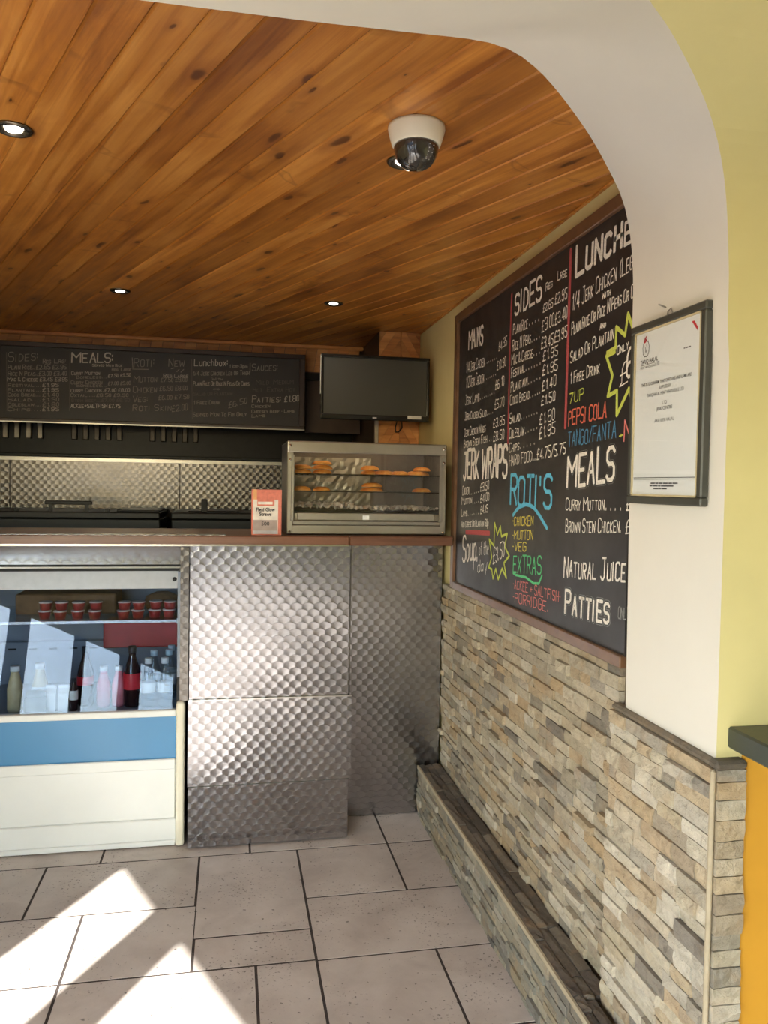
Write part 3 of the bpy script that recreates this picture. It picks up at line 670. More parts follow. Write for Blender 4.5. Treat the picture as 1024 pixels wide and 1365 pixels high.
# lettering tables: text, start and end of the base line on the board plane, cap height, colour, weight
RIGHT_TEXT=[('MAINS', 3.129, 2.063, 2.944, 2.055, 0.071, 'w', 2.2),
('1/4 JERK CHICKEN', 3.157, 1.971, 2.916, 1.965, 0.041, 'w', 1),
('.......', 2.909, 1.971, 2.767, 1.971, 0.03, 'w', 1),
('£4.35', 2.754, 1.997, 2.67, 2.004, 0.03, 'w', 1),
('1/2 JERK CHICKEN', 3.153, 1.909, 2.921, 1.903, 0.042, 'w', 1),
('.......', 2.91, 1.909, 2.777, 1.913, 0.029, 'w', 1),
('£10.90', 2.769, 1.928, 2.676, 1.932, 0.031, 'w', 1.3),
('JERK LAMB', 3.16, 1.839, 2.971, 1.836, 0.039, 'w', 1),
('........', 2.955, 1.841, 2.788, 1.847, 0.028, 'w', 1),
('£6.10', 2.782, 1.859, 2.689, 1.865, 0.033, 'w', 1.6),
('JERK CHICKEN SALAD', 3.162, 1.777, 2.88, 1.77, 0.031, 'w', 1),
('....', 2.869, 1.773, 2.798, 1.776, 0.026, 'w', 1),
('£5.70', 2.784, 1.788, 2.684, 1.791, 0.032, 'w', 1),
('£3.85', 2.797, 1.721, 2.675, 1.724, 0.03, 'w', 1.4),
('JERK CHICKEN WINGS', 3.165, 1.709, 2.888, 1.712, 0.032, 'w', 1),
('BROWN STEW FISH', 3.168, 1.662, 2.868, 1.67, 0.032, 'w', 1),
('...', 2.857, 1.673, 2.81, 1.674, 0.027, 'w', 1),
('£8.50', 2.793, 1.669, 2.677, 1.673, 0.034, 'w', 1),
('JERK WRAPS', 3.165, 1.534, 2.643, 1.54, 0.107, 'w', 2.2),
('CHICKEN', 3.174, 1.465, 3.084, 1.472, 0.036, 'w', 1),
('......', 3.074, 1.468, 2.952, 1.48, 0.025, 'w', 1),
('£3.50', 2.934, 1.483, 2.834, 1.493, 0.03, 'w', 1),
('MUTTON', 3.182, 1.425, 3.042, 1.436, 0.028, 'w', 1),
('....', 3.027, 1.433, 2.949, 1.441, 0.026, 'w', 1),
('£4.00', 2.931, 1.439, 2.828, 1.451, 0.03, 'w', 1),
('LAMB', 3.183, 1.375, 3.101, 1.382, 0.028, 'w', 1),
('......', 3.088, 1.383, 2.946, 1.396, 0.028, 'w', 1),
('£4.15', 2.928, 1.397, 2.839, 1.407, 0.029, 'w', 1),
('ADD CHEESE OR PLANTAIN 50p', 3.179, 1.33, 2.83, 1.355, 0.025, 'w', 1),
('Soup.', 3.155, 1.191, 2.949, 1.214, 0.102, 'w', 1.6),
('of the', 2.935, 1.235, 2.823, 1.25, 0.047, 'w', 1),
('day', 2.949, 1.166, 2.836, 1.187, 0.046, 'w', 1),
('£3.50', 2.767, 1.218, 2.654, 1.258, 0.054, 'w', 1.3),
('SIDES', 2.592, 2.093, 2.362, 2.094, 0.07, 'w', 2.4),
('REG', 2.323, 2.11, 2.272, 2.112, 0.024, 'w', 1),
('LRGE', 2.233, 2.12, 2.167, 2.117, 0.026, 'w', 1),
('£2.65', 2.341, 2.049, 2.266, 2.049, 0.024, 'w', 1),
('£2.95', 2.249, 2.053, 2.163, 2.051, 0.031, 'w', 1.3),
('PLAIN RICE', 2.606, 2.028, 2.473, 2.025, 0.036, 'w', 1),
('....', 2.456, 2.031, 2.366, 2.03, 0.039, 'w', 1),
('£3.00', 2.348, 1.989, 2.255, 1.991, 0.036, 'w', 1),
('£3.40', 2.245, 1.991, 2.16, 1.994, 0.034, 'w', 1),
('RICE N PEAS', 2.61, 1.972, 2.441, 1.972, 0.036, 'w', 1),
('....', 2.43, 1.972, 2.358, 1.974, 0.033, 'w', 1),
('£3.45', 2.35, 1.936, 2.257, 1.936, 0.033, 'w', 1.6),
('£3.95', 2.247, 1.937, 2.157, 1.94, 0.031, 'w', 1.6),
('MAC & CHEESE', 2.616, 1.925, 2.421, 1.922, 0.034, 'w', 1),
('...', 2.409, 1.923, 2.355, 1.924, 0.036, 'w', 1),
('£1.95', 2.334, 1.896, 2.22, 1.897, 0.03, 'w', 1.6),
('FESTIVAL', 2.617, 1.88, 2.488, 1.885, 0.032, 'w', 1),
('......', 2.476, 1.886, 2.347, 1.89, 0.037, 'w', 1),
('£1.95', 2.334, 1.851, 2.22, 1.853, 0.029, 'w', 1.6),
('PLANTAIN', 2.617, 1.83, 2.462, 1.838, 0.034, 'w', 1),
('.....', 2.45, 1.839, 2.344, 1.845, 0.032, 'w', 1),
('£1.40', 2.335, 1.803, 2.229, 1.808, 0.03, 'w', 1.2),
('COCO BREAD', 2.621, 1.787, 2.441, 1.791, 0.032, 'w', 1.2),
('.....', 2.432, 1.792, 2.344, 1.799, 0.03, 'w', 1),
('£1.50', 2.339, 1.758, 2.232, 1.763, 0.028, 'w', 1.7),
('SALAD', 2.622, 1.722, 2.52, 1.726, 0.033, 'w', 1),
('.......', 2.509, 1.728, 2.363, 1.736, 0.032, 'w', 1),
('£1.80', 2.349, 1.699, 2.234, 1.706, 0.033, 'w', 1.6),
('COLESLAW', 2.622, 1.67, 2.481, 1.676, 0.036, 'w', 1),
('.....', 2.469, 1.679, 2.36, 1.689, 0.031, 'w', 1),
('£1.95', 2.35, 1.653, 2.226, 1.666, 0.035, 'w', 1.5),
('CHIPS', 2.619, 1.622, 2.524, 1.628, 0.031, 'w', 1),
('.....', 2.511, 1.63, 2.379, 1.641, 0.031, 'w', 1),
('HARD FOOD...£4.75/5.75', 2.616, 1.575, 2.147, 1.601, 0.033, 'w', 1.6),
("ROTI'S", 2.597, 1.443, 2.244, 1.442, 0.092, 'b', 2.2),
('-CHICKEN', 2.568, 1.369, 2.382, 1.381, 0.03, 'Y', 1.7),
('-MUTTON', 2.565, 1.323, 2.385, 1.334, 0.029, 'Y', 1.7),
('-VEG', 2.563, 1.285, 2.441, 1.293, 0.028, 'Y', 1.7),
('EXTRAS', 2.554, 1.21, 2.31, 1.231, 0.055, 'g', 1.6),
('-ACKEE + SALTFISH-', 2.551, 1.156, 2.159, 1.166, 0.03, 'p', 1.6),
('-PORRIDGE.', 2.548, 1.111, 2.244, 1.124, 0.032, 'p', 1.6),
('7UP', 2.127, 1.743, 2.038, 1.747, 0.029, 'y', 1.6),
('PEPSI COLA', 2.131, 1.681, 1.898, 1.687, 0.041, 'R', 1.7),
('TANGO/FANTA', 2.13, 1.62, 1.845, 1.632, 0.04, 'B', 1.4),
('MEALS', 2.13, 1.506, 1.847, 1.523, 0.085, 'w', 2.6),
('CURRY MUTTON', 2.134, 1.438, 1.897, 1.446, 0.035, 'w', 1.2),
('....', 1.887, 1.446, 1.799, 1.45, 0.036, 'w', 1.2),
('£', 1.778, 1.45, 1.762, 1.451, 0.029, 'w', 1.2),
('BROWN STEW CHICKEN.', 2.132, 1.374, 1.803, 1.393, 0.037, 'w', 1.2),
('£', 1.78, 1.391, 1.759, 1.394, 0.032, 'w', 1.2),
('NATURAL JUICE', 2.136, 1.245, 1.778, 1.274, 0.057, 'w', 1.6),
('PATTIES', 2.124, 1.139, 1.854, 1.156, 0.07, 'w', 2.6),
('ONLY', 1.806, 1.178, 1.752, 1.185, 0.028, 'G', 1.3),
('LUNCH', 2.106, 2.101, 1.843, 2.106, 0.077, 'w', 2.8),
('B', 1.823, 2.106, 1.782, 2.106, 0.056, 'w', 2.6),
('1/4 JERK CHICKEN (LEG', 2.125, 2.007, 1.784, 2.036, 0.044, 'w', 1.2),
('WITH', 1.939, 1.998, 1.893, 1.999, 0.016, 'w', 1),
('PLAIN RICE OR RICE N PEAS OR C', 2.125, 1.938, 1.774, 1.966, 0.032, 'w', 1),
('AND', 1.947, 1.92, 1.914, 1.922, 0.015, 'w', 1),
('SALAD OR PLANTAIN', 2.128, 1.86, 1.87, 1.883, 0.033, 'w', 1),
('1 FREE DRINK', 2.126, 1.799, 1.945, 1.807, 0.03, 'w', 1.2),
('ONLY', 1.849, 1.839, 1.792, 1.845, 0.02, 'w', 1),
('£', 1.83, 1.758, 1.791, 1.766, 0.053, 'w', 1),
('6', 1.795, 1.775, 1.761, 1.78, 0.069, 'w', 1.8),
('N', 1.801, 1.618, 1.772, 1.626, 0.052, 'p', 1.5),
('+', 1.825, 1.626, 1.807, 1.628, 0.015, 'y', 1.2)]
RIGHT_STROKES=[([(3.113, 1.314), (2.817, 1.328)], 'r', 0.018, False),
([(2.757, 1.369), (2.723, 1.329), (2.694, 1.36), (2.68, 1.325), (2.621, 1.338), (2.644, 1.291), (2.596, 1.263), (2.648, 1.233), (2.62, 1.183), (2.666, 1.211), (2.705, 1.168), (2.734, 1.203), (2.763, 1.164), (2.778, 1.196), (2.815, 1.2), (2.781, 1.241), (2.815, 1.305), (2.76, 1.285)], 'y', 0.009, True),
([(2.628, 2.171), (2.635, 2.015), (2.636, 1.657)], 'r', 0.014, False),
([(2.567, 1.406), (2.539, 1.423), (2.507, 1.436), (2.451, 1.446), (2.412, 1.444), (2.374, 1.435), (2.329, 1.413), (2.27, 1.378)], 'b', 0.013, False),
([(2.554, 1.208), (2.525, 1.204), (2.436, 1.207), (2.366, 1.196), (2.323, 1.201), (2.3, 1.229)], 'g', 0.008, False),
([(2.144, 2.184), (2.147, 2.004), (2.153, 1.679)], 'r', 0.016, False),
([(1.772, 1.891), (1.797, 1.931), (1.81, 1.881), (1.856, 1.909), (1.857, 1.858)], 'y', 0.011, False),
([(1.862, 1.858), (1.903, 1.853)], 'y', 0.01, False),
([(1.861, 1.848), (1.906, 1.844), (1.87, 1.79), (1.893, 1.74), (1.844, 1.748), (1.842, 1.687), (1.783, 1.746), (1.761, 1.702)], 'y', 0.011, False)]
BACK_TEXT=[('SIDES:', -1.151, 2.113, -1.004, 2.13, 0.047, 'd', 1),
('REG', -0.981, 2.113, -0.943, 2.115, 0.021, 'd', 1),
('LRG:', -0.924, 2.117, -0.865, 2.12, 0.021, 'd', 1),
('PLAIN RICE..£2.65 £2.95', -1.152, 2.073, -0.865, 2.088, 0.023, 'd', 1),
('RICE N PEAS..£3.00 £3.40', -1.152, 2.041, -0.863, 2.054, 0.022, 'd', 1),
('MAC & CHEESE £3.45 £3.95', -1.155, 2.012, -0.859, 2.024, 0.019, 'm', 1),
('FESTIVAL....', -1.152, 1.983, -0.989, 1.99, 0.017, 'd', 1),
('£1.95', -0.983, 1.99, -0.903, 1.993, 0.018, 'm', 1.2),
('PLANTAIN....', -1.152, 1.958, -0.989, 1.964, 0.017, 'd', 1),
('£1.95', -0.983, 1.965, -0.902, 1.968, 0.017, 'm', 1.2),
('COCO BREAD....', -1.152, 1.933, -0.989, 1.939, 0.017, 'd', 1),
('£1.40', -0.983, 1.939, -0.902, 1.942, 0.018, 'd', 1.2),
('SALAD....', -1.152, 1.908, -0.989, 1.914, 0.016, 'd', 1),
('£1.50', -0.983, 1.914, -0.902, 1.917, 0.018, 'd', 1.2),
('COLESLAW....', -1.152, 1.882, -0.989, 1.888, 0.017, 'd', 1),
('£1.80', -0.983, 1.888, -0.902, 1.891, 0.018, 'd', 1.2),
('CHIPS....', -1.152, 1.857, -0.988, 1.863, 0.017, 'd', 1),
('£1.95', -0.983, 1.863, -0.902, 1.866, 0.018, 'm', 1.2),
('MEALS:', -0.836, 2.124, -0.626, 2.134, 0.048, 'W', 2.2),
('SERVED WITH RICE', -0.733, 2.108, -0.583, 2.113, 0.013, 'm', 1),
('REG  LARGE', -0.634, 2.088, -0.536, 2.093, 0.015, 'd', 1),
('CURRY MUTTON', -0.838, 2.059, -0.697, 2.065, 0.018, 'm', 1),
('£7.50 £9.50', -0.653, 2.053, -0.539, 2.063, 0.016, 'm', 1),
('BONELESS...', -0.813, 2.04, -0.661, 2.048, 0.014, 'd', 1),
('CURRY CHICKEN', -0.84, 2.01, -0.685, 2.017, 0.018, 'd', 1),
('£7.00 £9.00', -0.653, 2.012, -0.539, 2.019, 0.017, 'd', 1),
('BONELESS...', -0.811, 1.996, -0.661, 2.002, 0.015, 'd', 1),
('CURRY CHICKEN..£7.00 £8.00', -0.841, 1.967, -0.543, 1.981, 0.017, 'm', 1),
('OXTAIL.....£8.50 £9.50', -0.841, 1.943, -0.551, 1.954, 0.016, 'd', 1),
('STEW BEEF...£7.00 £8.50', -0.838, 1.916, -0.543, 1.928, 0.015, 'f', 1),
('ACKEE+SALTFISH £7.75', -0.841, 1.885, -0.591, 1.893, 0.019, 'W', 1.3),
('ROTI:', -0.52, 2.114, -0.413, 2.123, 0.047, 'd', 1),
('MUTTON:', -0.521, 2.034, -0.392, 2.04, 0.031, 'd', 1),
('CHICKEN:', -0.525, 1.978, -0.392, 1.983, 0.033, 'd', 1),
('VEG:', -0.525, 1.927, -0.447, 1.93, 0.03, 'd', 1),
('ROTI SKIN', -0.525, 1.879, -0.326, 1.888, 0.033, 'd', 1),
('NEW', -0.34, 2.124, -0.259, 2.13, 0.042, 'd', 1),
('REG LARGE', -0.367, 2.065, -0.238, 2.07, 0.017, 'm', 1),
('£7.50 £9.00', -0.381, 2.04, -0.244, 2.048, 0.021, 'd', 1),
('£6.50 £8.00', -0.387, 1.992, -0.241, 2.002, 0.023, 'd', 1),
('£6.00 £7.50', -0.392, 1.943, -0.233, 1.955, 0.022, 'd', 1),
('£2.00', -0.321, 1.882, -0.241, 1.893, 0.034, 'd', 1),
('Lunchbox:', -0.204, 2.135, -0.024, 2.143, 0.036, 'W', 1.7),
('11am-3pm', -0.017, 2.133, 0.081, 2.137, 0.017, 'd', 1),
('1/4 JERK CHICKEN LEG OR THIGH', -0.21, 2.082, 0.09, 2.099, 0.023, 'd', 1),
('WITH', -0.109, 2.062, -0.053, 2.064, 0.012, 'd', 1),
('PLAIN RICE OR RICE N PEAS OR CHIPS', -0.209, 2.028, 0.091, 2.04, 0.021, 'm', 1),
('AND', -0.102, 2.008, -0.07, 2.009, 0.01, 'd', 1),
('SALAD OR PLANTAIN', -0.207, 1.973, -0.0, 1.984, 0.018, 'f', 1),
('1 FREE DRINK', -0.207, 1.925, -0.065, 1.932, 0.019, 'd', 1),
('£6.50', -0.019, 1.91, 0.074, 1.944, 0.03, 'd', 1),
('SERVED MON TO FRI ONLY', -0.208, 1.859, 0.078, 1.871, 0.021, 'd', 1),
('SAUCES:', 0.107, 2.122, 0.249, 2.13, 0.036, 'd', 1),
('MILD  MEDIUM', 0.13, 2.045, 0.334, 2.059, 0.027, 'f', 1),
('HOT  EXTRA HOT', 0.113, 2.006, 0.344, 2.017, 0.023, 'f', 1),
('PATTIES:', 0.109, 1.947, 0.269, 1.956, 0.035, 'm', 1),
('£1.80', 0.286, 1.956, 0.367, 1.964, 0.031, 'W', 1.2),
('CHICKEN', 0.107, 1.919, 0.207, 1.924, 0.016, 'd', 1),
('CHEESEY BEEF - LAMB', 0.107, 1.889, 0.341, 1.9, 0.016, 'd', 1),
('LAMB', 0.108, 1.865, 0.181, 1.87, 0.016, 'd', 1)]
BACK_STROKES=[([(-0.518, 2.103), (-0.444, 2.105)], 'd', 0.004, False),
([(-0.327, 2.114), (-0.31, 2.119)], 'd', 0.004, False),
([(-0.297, 2.099), (-0.285, 2.112)], 'd', 0.004, False),
([(-0.276, 2.097), (-0.261, 2.113)], 'd', 0.004, False),
([(-1.16, 2.161), (-1.157, 1.857)], 'f', 0.004, False),
([(-0.846, 2.168), (-0.848, 1.868)], 'f', 0.003, False),
([(-0.219, 2.169), (-0.213, 1.846)], 'f', 0.004, False),
([(0.096, 2.162), (0.096, 2.113)], 'd', 0.004, False),
([(-0.53, 2.163), (-0.526, 2.101)], 'd', 0.004, False)]

# ================================================================== THINGS
# ---- counter: worktop and steel-clad front
top = thing('counter_worktop', 'reddish brown worktop slabs with metal edging along the serving counter', 'worktop', (-.2, 3.45, 1.245))
box('slab', -2.05, .482, 3.222, 3.72, 1.248, 1.287, 'worktop_wood', top, .004)
box('slab', .485, .928, 3.222, 3.72, 1.248, 1.287, 'worktop_wood', top, .004)
box('metal_edging', -2.05, .482, 3.2185, 3.2225, 1.2455, 1.2525, 'steel_edge', top)
box('steel_inlay', -1.2, -.02, 3.235, 3.30, 1.287, 1.2885, 'swirl_steel', top)
settle(top)
cf_ = thing('serving_counter', 'swirl-patterned steel cladding on the serving counter front', 'counter', (.35, 3.5, 0))
box('carcass', -.158, .50, 3.285, 3.70, 0, 1.247, 'dark_metal', cf_)
box('carcass', .50, .945, 3.485, 3.70, 0, 1.247, 'dark_metal', cf_)
box('steel_sheet', -.160, .494, 3.266, 3.284, .602, 1.236, 'swirl_steel', cf_)
# middle sheet leans out a little at the foot
def sheet(name, x0, x1, yb, yt, z0, z1, th, mat, parent):
    V_ = [(x0, yb, z0), (x1, yb, z0), (x1, yt, z1), (x0, yt, z1), (x0, yb+th, z0), (x1, yb+th, z0), (x1, yt+th, z1), (x0, yt+th, z1)]
    return quadmesh(name, V_, [(0, 1, 2, 3), (4, 7, 6, 5), (0, 4, 5, 1), (3, 2, 6, 7), (0, 3, 7, 4), (1, 5, 6, 2)], mat, parent)
sheet('steel_sheet', -.163, .508, 3.2485, 3.262, .262, .612, .004, 'swirl_steel', cf_)
sheet('steel_sheet', -.161, .498, 3.258, 3.256, .008, .266, .008, 'swirl_steel', cf_)
box('kick_box', -.158, .498, 3.268, 3.285, .006, .6, 'dark_metal', cf_)
box('steel_sheet', .500, .950, 3.474, 3.485, .004, 1.245, 'swirl_steel', cf_)
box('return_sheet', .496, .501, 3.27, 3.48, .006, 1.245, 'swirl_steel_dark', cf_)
box('rolled_edge', -.163, .508, 3.258, 3.266, .609, .6145, 'steel_edge', cf_); box('rolled_edge', -.162, .500, 3.2475, 3.252, .2595, .263, 'sheet_edge', cf_)
box('lip_strip', -.16, .495, 3.250, 3.266, 1.232, 1.2475, 'swirl_steel', cf_)
settle(cf_)

# ---- refrigerated display cabinet
TAN = math.tan(R(13.5))
gy = lambda z: 3.31+(z-.55)*TAN
FX0, FX1 = -1.95, -.213
fr = thing('display_fridge', 'white serve-over display fridge with blue band and tilted glass front', 'fridge', (-1.0, 3.6, 0))
def fbar(name, x0, x1, z0, z1, out, th, mat, parent):
    return sheet(name, x0, x1, gy(z0)-out, gy(z1)-out, z0, z1, th, mat, parent)
fbar('glass', FX0, FX1, .565, 1.055, 0, .005, 'fridge_glass', fr)
hd = fbar('header_band', FX0, FX1-.006, 1.05, 1.122, .006, .03, 'silver_band', fr)
for sx_ in (-.232, -1.2):
    s_ = lathe('screw', [(0, 0), (.009, .0005), (.009, .004), (.003, .006)], 'rubber', hd, seg=12)
    s_.data.transform(Matrix.Translation((sx_, gy(1.088)-.006, 1.088)) @ Matrix.Rotation(math.pi/2-R(13.5), 4, 'X'))
fbar('gasket', FX0, FX1+.004, 1.122, 1.134, .004, .04, 'rubber', fr)
fbar('chrome_line', FX0, FX1+.004, 1.134, 1.141, .008, .04, 'steel_edge', fr)
fbar('gasket', FX0, FX1+.004, 1.141, 1.152, .002, .04, 'rubber', fr)
fbar('side_gasket', FX1, FX1+.012, .565, 1.145, .004, .03, 'rubber', fr)
sheet('fascia', FX0, -.168, 3.415, 3.44, 1.153, 1.243, .01, 'swirl_steel', fr)
box('rail', FX0, FX1, 3.296, 3.335, .540, .567, 'fridge_white', fr, .004)
sheet('blue_band', FX0, FX1-.002, 3.318, 3.308, .360, .540, .02, 'fridge_blue', fr)
box('front_panel', FX0, FX1-.002, 3.312, 3.34, .112, .360, 'fridge_white', fr, .004)
box('upper_rim', FX0, FX1-.002, 3.305, 3.316, .318, .362, 'fridge_white', fr, .004)
box('base_panel', FX0, FX1+.002, 3.304, 3.34, .024, .112, 'fridge_white', fr, .004)
box('foot_rail', FX0, FX1, 3.298, 3.33, .004, .026, 'fridge_white', fr, .003)
bm = bmesh.new(); abox(bm, -.212, -.176, 3.283, 3.345, .004, .602, .012, 3); mesh_obj('end_post', bm, 'fridge_cream', fr)
box('jamb', -.200, -.166, 3.30, 3.33, .603, 1.235, 'swirl_steel_dark', fr)
box('floor_deck', FX0, FX1, 3.336, 3.95, .50, .545, 'fridge_inner', fr)
box('back_panel', FX0, FX1, 3.95, 3.97, .50, 1.2, 'fridge_inner', fr)
box('back_vent_panel', FX0, FX1, 3.90, 3.93, .545, .742, 'fridge_inner', fr, .003)
for k in range(10): box('vent_slot', -.29-k*.09, -.255-k*.09, 3.897, 3.901, .705, .713, 'rubber', fr)
box('side_wall', FX1+.0, FX1+.014, 3.34, 3.97, .5, 1.13, 'fridge_inner', fr)
box('top_deck', FX0, FX1, 3.475, 3.97, 1.15, 1.17, 'fridge_inner', fr)
box('glass_shelf', FX0, FX1-.002, 3.47, 3.93, .900, .908, 'shelf_glass', fr)
box('shelf_edge', FX0, FX1-.002, 3.466, 3.471, .899, .910, 'steel_edge', fr)
box('shelf_bracket', FX1-.012, FX1-.002, 3.46, 3.475, .895, .915, 'cap_white', fr)
settle(fr)

def copy_tree(o, parent=None):
    c = o.copy(); COL.objects.link(c); c.parent = parent
    for ch in o.children: copy_tree(ch, c)
    return c
# dessert pots, two high
pot = thing('dessert_pot', '', 'pot')
lathe('cup', [(.021, 0), (.026, .030), (.026, .031)], 'cup_red', pot, seg=16)
lathe('lid', [(.028, .0305), (.028, .035), (.024, .0365)], 'cup_lid', pot, seg=16)
first = True
for x_ in (-.262, -.322, -.392, -.452, -.570, -.640, -.710, -.775, -.985, -1.05):
    for k in range(2):
        o = pot if first else copy_tree(pot); first = False
        tag(o, ('small red dessert pot standing on the glass shelf, lower of its pair', 'small red dessert pot with pale lid stacked on top of another')[k], 'pot', ('lower dessert pots on the glass shelf', 'upper dessert pots on the glass shelf')[k])
        o.location = (x_+.004*k, 3.545+random.uniform(-.01, .01), .9085+k*.037)
tag(box('food_tray', -.56, -.232, 3.70, 3.87, .745, .862, 'tray_red', bev=.006), 'flat red tray standing under the glass shelf on the vent panel', 'tray')
bpy.data.objects['food_tray'].location = (0, 0, 0)
tag(box('food_carton', -.92, -.50, 3.66, 3.86, .9085, .998, 'card_brown', bev=.006), 'long brown card carton at the back of the upper fridge shelf', 'carton')
br = lathe('bread_loaf', [(.02, 0), (.07, .012), (.082, .04), (.07, .07), (.03, .088), (.0, .09)], 'bread', None, seg=22)
br.location = (-.305, 3.72, .9085); br.scale = (1, .9, 1); tag(br, 'round brown loaf at the back of the upper fridge shelf', 'bread')

def bottle(name, label, loc, h, r, body, cap, lab=None, labz=(.3, .55), group=None, neck=.36):
    b = thing(name, label, 'bottle', loc, group)
    lathe('body', [(r*.8, 0), (r, .01), (r, h*.52), (r*.92, h*.6), (r*neck, h*.84), (r*neck, h*.9)], body, b, seg=18)
    lathe('cap', [(r*neck*1.15, h*.89), (r*neck*1.15, h), (r*neck, h*1.005)], cap, b, seg=14)
    if lab: lathe('paper_label', [(r*1.02, h*labz[0]), (r*1.03, h*labz[0]+.001), (r*1.03, h*labz[1]), (r*1.02, h*labz[1]+.001)], lab, b, seg=18)
    return b
FZ = .5455
bottle('cola_bottle', 'dark cola bottle with red label and black cap behind the fridge glass', (-.405, 3.46, FZ), .255, .036, 'cola_dark', 'cap_dark', 'label_red', (.3, .56), neck=.4)
bottle('cola_bottle', 'dark cola bottle with red label half hidden between window reflections', (-.60, 3.50, FZ), .25, .033, 'cola_dark', 'cap_dark', 'label_red', (.36, .5), neck=.4)
for x_, y_ in ((-.338, 3.45), (-.270, 3.45)):
    bottle('water_bottle', 'clear water bottle with white label and white cap in the front row', (x_, y_, FZ), .205, .030, 'bottle_clear', 'cap_white', 'label_white', (.3, .5), 'water bottles in the front row', .45)
for x_, y_ in ((-.325, 3.56), (-.262, 3.57), (-.258, 3.66)):
    bottle('water_bottle', 'clear water bottle with blue-white cap standing in the rear rows', (x_, y_, FZ), .215, .030, 'bottle_clear', 'water_blue', 'label_white', (.3, .5), 'water bottles in the rear rows', .45)
bottle('juice_bottle', 'cream juice bottle with white cap and no label', (-.862, 3.43, FZ), .19, .030, 'juice_cream', 'cap_white', None, neck=.55)
bottle('juice_bottle', 'cream juice bottle with white cap and a white label, behind the grey jar', (-.775, 3.47, FZ), .19, .031, 'juice_cream', 'cap_white', 'label_white', (.2, .5), neck=.55)
for x_ in (-.522, -.461):
    bottle('pink_drink_bottle', 'pink drink bottle with white cap', (x_, 3.47, FZ), .17, .028, 'drink_pink', 'cap_white', None, (.3, .5), 'pink drinks', .5)
bottle('sauce_bottle', 'slim dark sauce bottle with pale label beside the white cartons', (-.632, 3.42, FZ), .135, .017, 'cola_dark', 'cap_dark', 'label_white', (.35, .62), neck=.5)
j = thing('lidded_jar', 'short grey-green jar at the front of the fridge deck', 'jar', (-.775, 3.395, FZ))
lathe('body', [(.034, 0), (.042, .01), (.043, .05), (.036, .072)], 'jar_grey', j, seg=20); lathe('lid', [(.038, .072), (.038, .086), (.03, .09)], 'jar_grey', j, seg=20)
for i, x_ in enumerate((-.722, -.672)):
    c_ = thing('milk_carton', 'small white drink carton beside the slim sauce bottle' if i else 'small white drink carton beside the grey-green jar', 'carton', (x_, 3.43, FZ))
    quadmesh('body', [(-.021, -.02, 0), (.021, -.02, 0), (.021, .02, 0), (-.021, .02, 0), (-.021, -.02, .075), (.021, -.02, .075), (.021, .02, .075), (-.021, .02, .075), (-.021, 0, .095), (.021, 0, .095)],
             [(3, 2, 1, 0), (0, 1, 5, 4), (2, 3, 7, 6), (4, 5, 9, 8), (6, 7, 8, 9), (0, 4, 8, 7, 3), (1, 2, 6, 9, 5)], 'label_white', c_)
    quadmesh('top_seam', [(-.021, -.001, .094), (.021, -.001, .094), (.021, .001, .094), (-.021, .001, .094), (-.021, -.001, .106), (.021, -.001, .106), (.021, .001, .106), (-.021, .001, .106)],
             [(3, 2, 1, 0), (0, 1, 5, 4), (2, 3, 7, 6), (4, 5, 6, 7), (0, 4, 7, 3), (1, 2, 6, 5)], 'cap_white', c_)

# ---- heated food display on the counter
WZ = 1.2872; X0, X1, YF, YB, ZT = .228, .912, 3.30, 3.66, 1.680
wm = thing('food_warmer', 'steel heated food display with two wire shelves of pastries', 'food warmer', ((X0+X1)/2, (YF+YB)/2, WZ))
box('side_panel', X0, X0+.012, YF+.01, YB, WZ+.004, ZT-.006, 'warmer_side', wm); box('side_panel', X1-.012, X1, YF+.01, YB, WZ+.004, ZT-.006, 'warmer_side', wm)
box('top_panel', X0, X1, YF+.004, YB, ZT-.012, ZT, 'warmer_steel', wm, .004); box('back_panel', X0, X1, YB-.01, YB, WZ, ZT, 'warmer_side', wm)
box('base_panel', X0+.012, X1-.012, YF+.03, YB-.01, WZ+.004, 1.376, 'warmer_steel', wm)
fz0 = box('top_rail', X0, X1, YF-.006, YF+.012, 1.632, ZT, 'warmer_steel', wm, .005, 2)
for xs in (X0, X1-.026): box('front_post', xs, xs+.026, YF-.004, YF+.012, WZ+.004, 1.634, 'warmer_steel', wm, .003)
for xs in (X0+.016, X1-.030): box('door_channel', xs, xs+.014, YF-.009, YF+.0, 1.345, 1.622, 'steel_plain', wm, .002)
box('bottom_rail', X0+.02, X1-.02, YF-.005, YF+.012, WZ+.004, 1.330, 'warmer_steel', wm, .003)
box('sill_strip', X0+.026, X1-.026, YF-.007, YF+.012, 1.3305, 1.347, 'steel_plain', wm, .002)
dr = box('drawer_front', X0+.045, X1-.048, YF+.004, YF+.03, 1.349, 1.380, 'warmer_steel', wm, .002)
box('paper_tag', .55, .578, YF+.001, YF+.0035, 1.353, 1.371, 'label_white', dr)
for xs in (X0+.012, X1-.012):
    for zs in (1.66, 1.60, 1.30):
        s_ = lathe('screw', [(0, 0), (.006, .0006), (.005, .003), (0, .004)], 'steel_edge', wm, seg=10)
        s_.data.transform(Matrix.Translation((xs, YF-.005, zs)) @ Matrix.Rotation(math.pi/2, 4, 'X'))
box('glass_door', X0+.026, X1-.026, YF+.005, YF+.009, 1.347, 1.634, 'warmer_glass', wm)
SZ = (1.546, 1.472)
for zs in SZ:
    sh = box('wire_shelf', X0+.013, X1-.013, YF+.025, YF+.030, zs-.004, zs, 'dark_metal', wm)
    bm = bmesh.new()
    for k in range(26): abox(bm, X0+.02+k*.0257, X0+.0225+k*.0257, YF+.03, YB-.015, zs-.003, zs)
    abox(bm, X0+.013, X1-.013, YB-.02, YB-.015, zs-.004, zs)
    mesh_obj('shelf_wires', bm, 'dark_metal', sh)
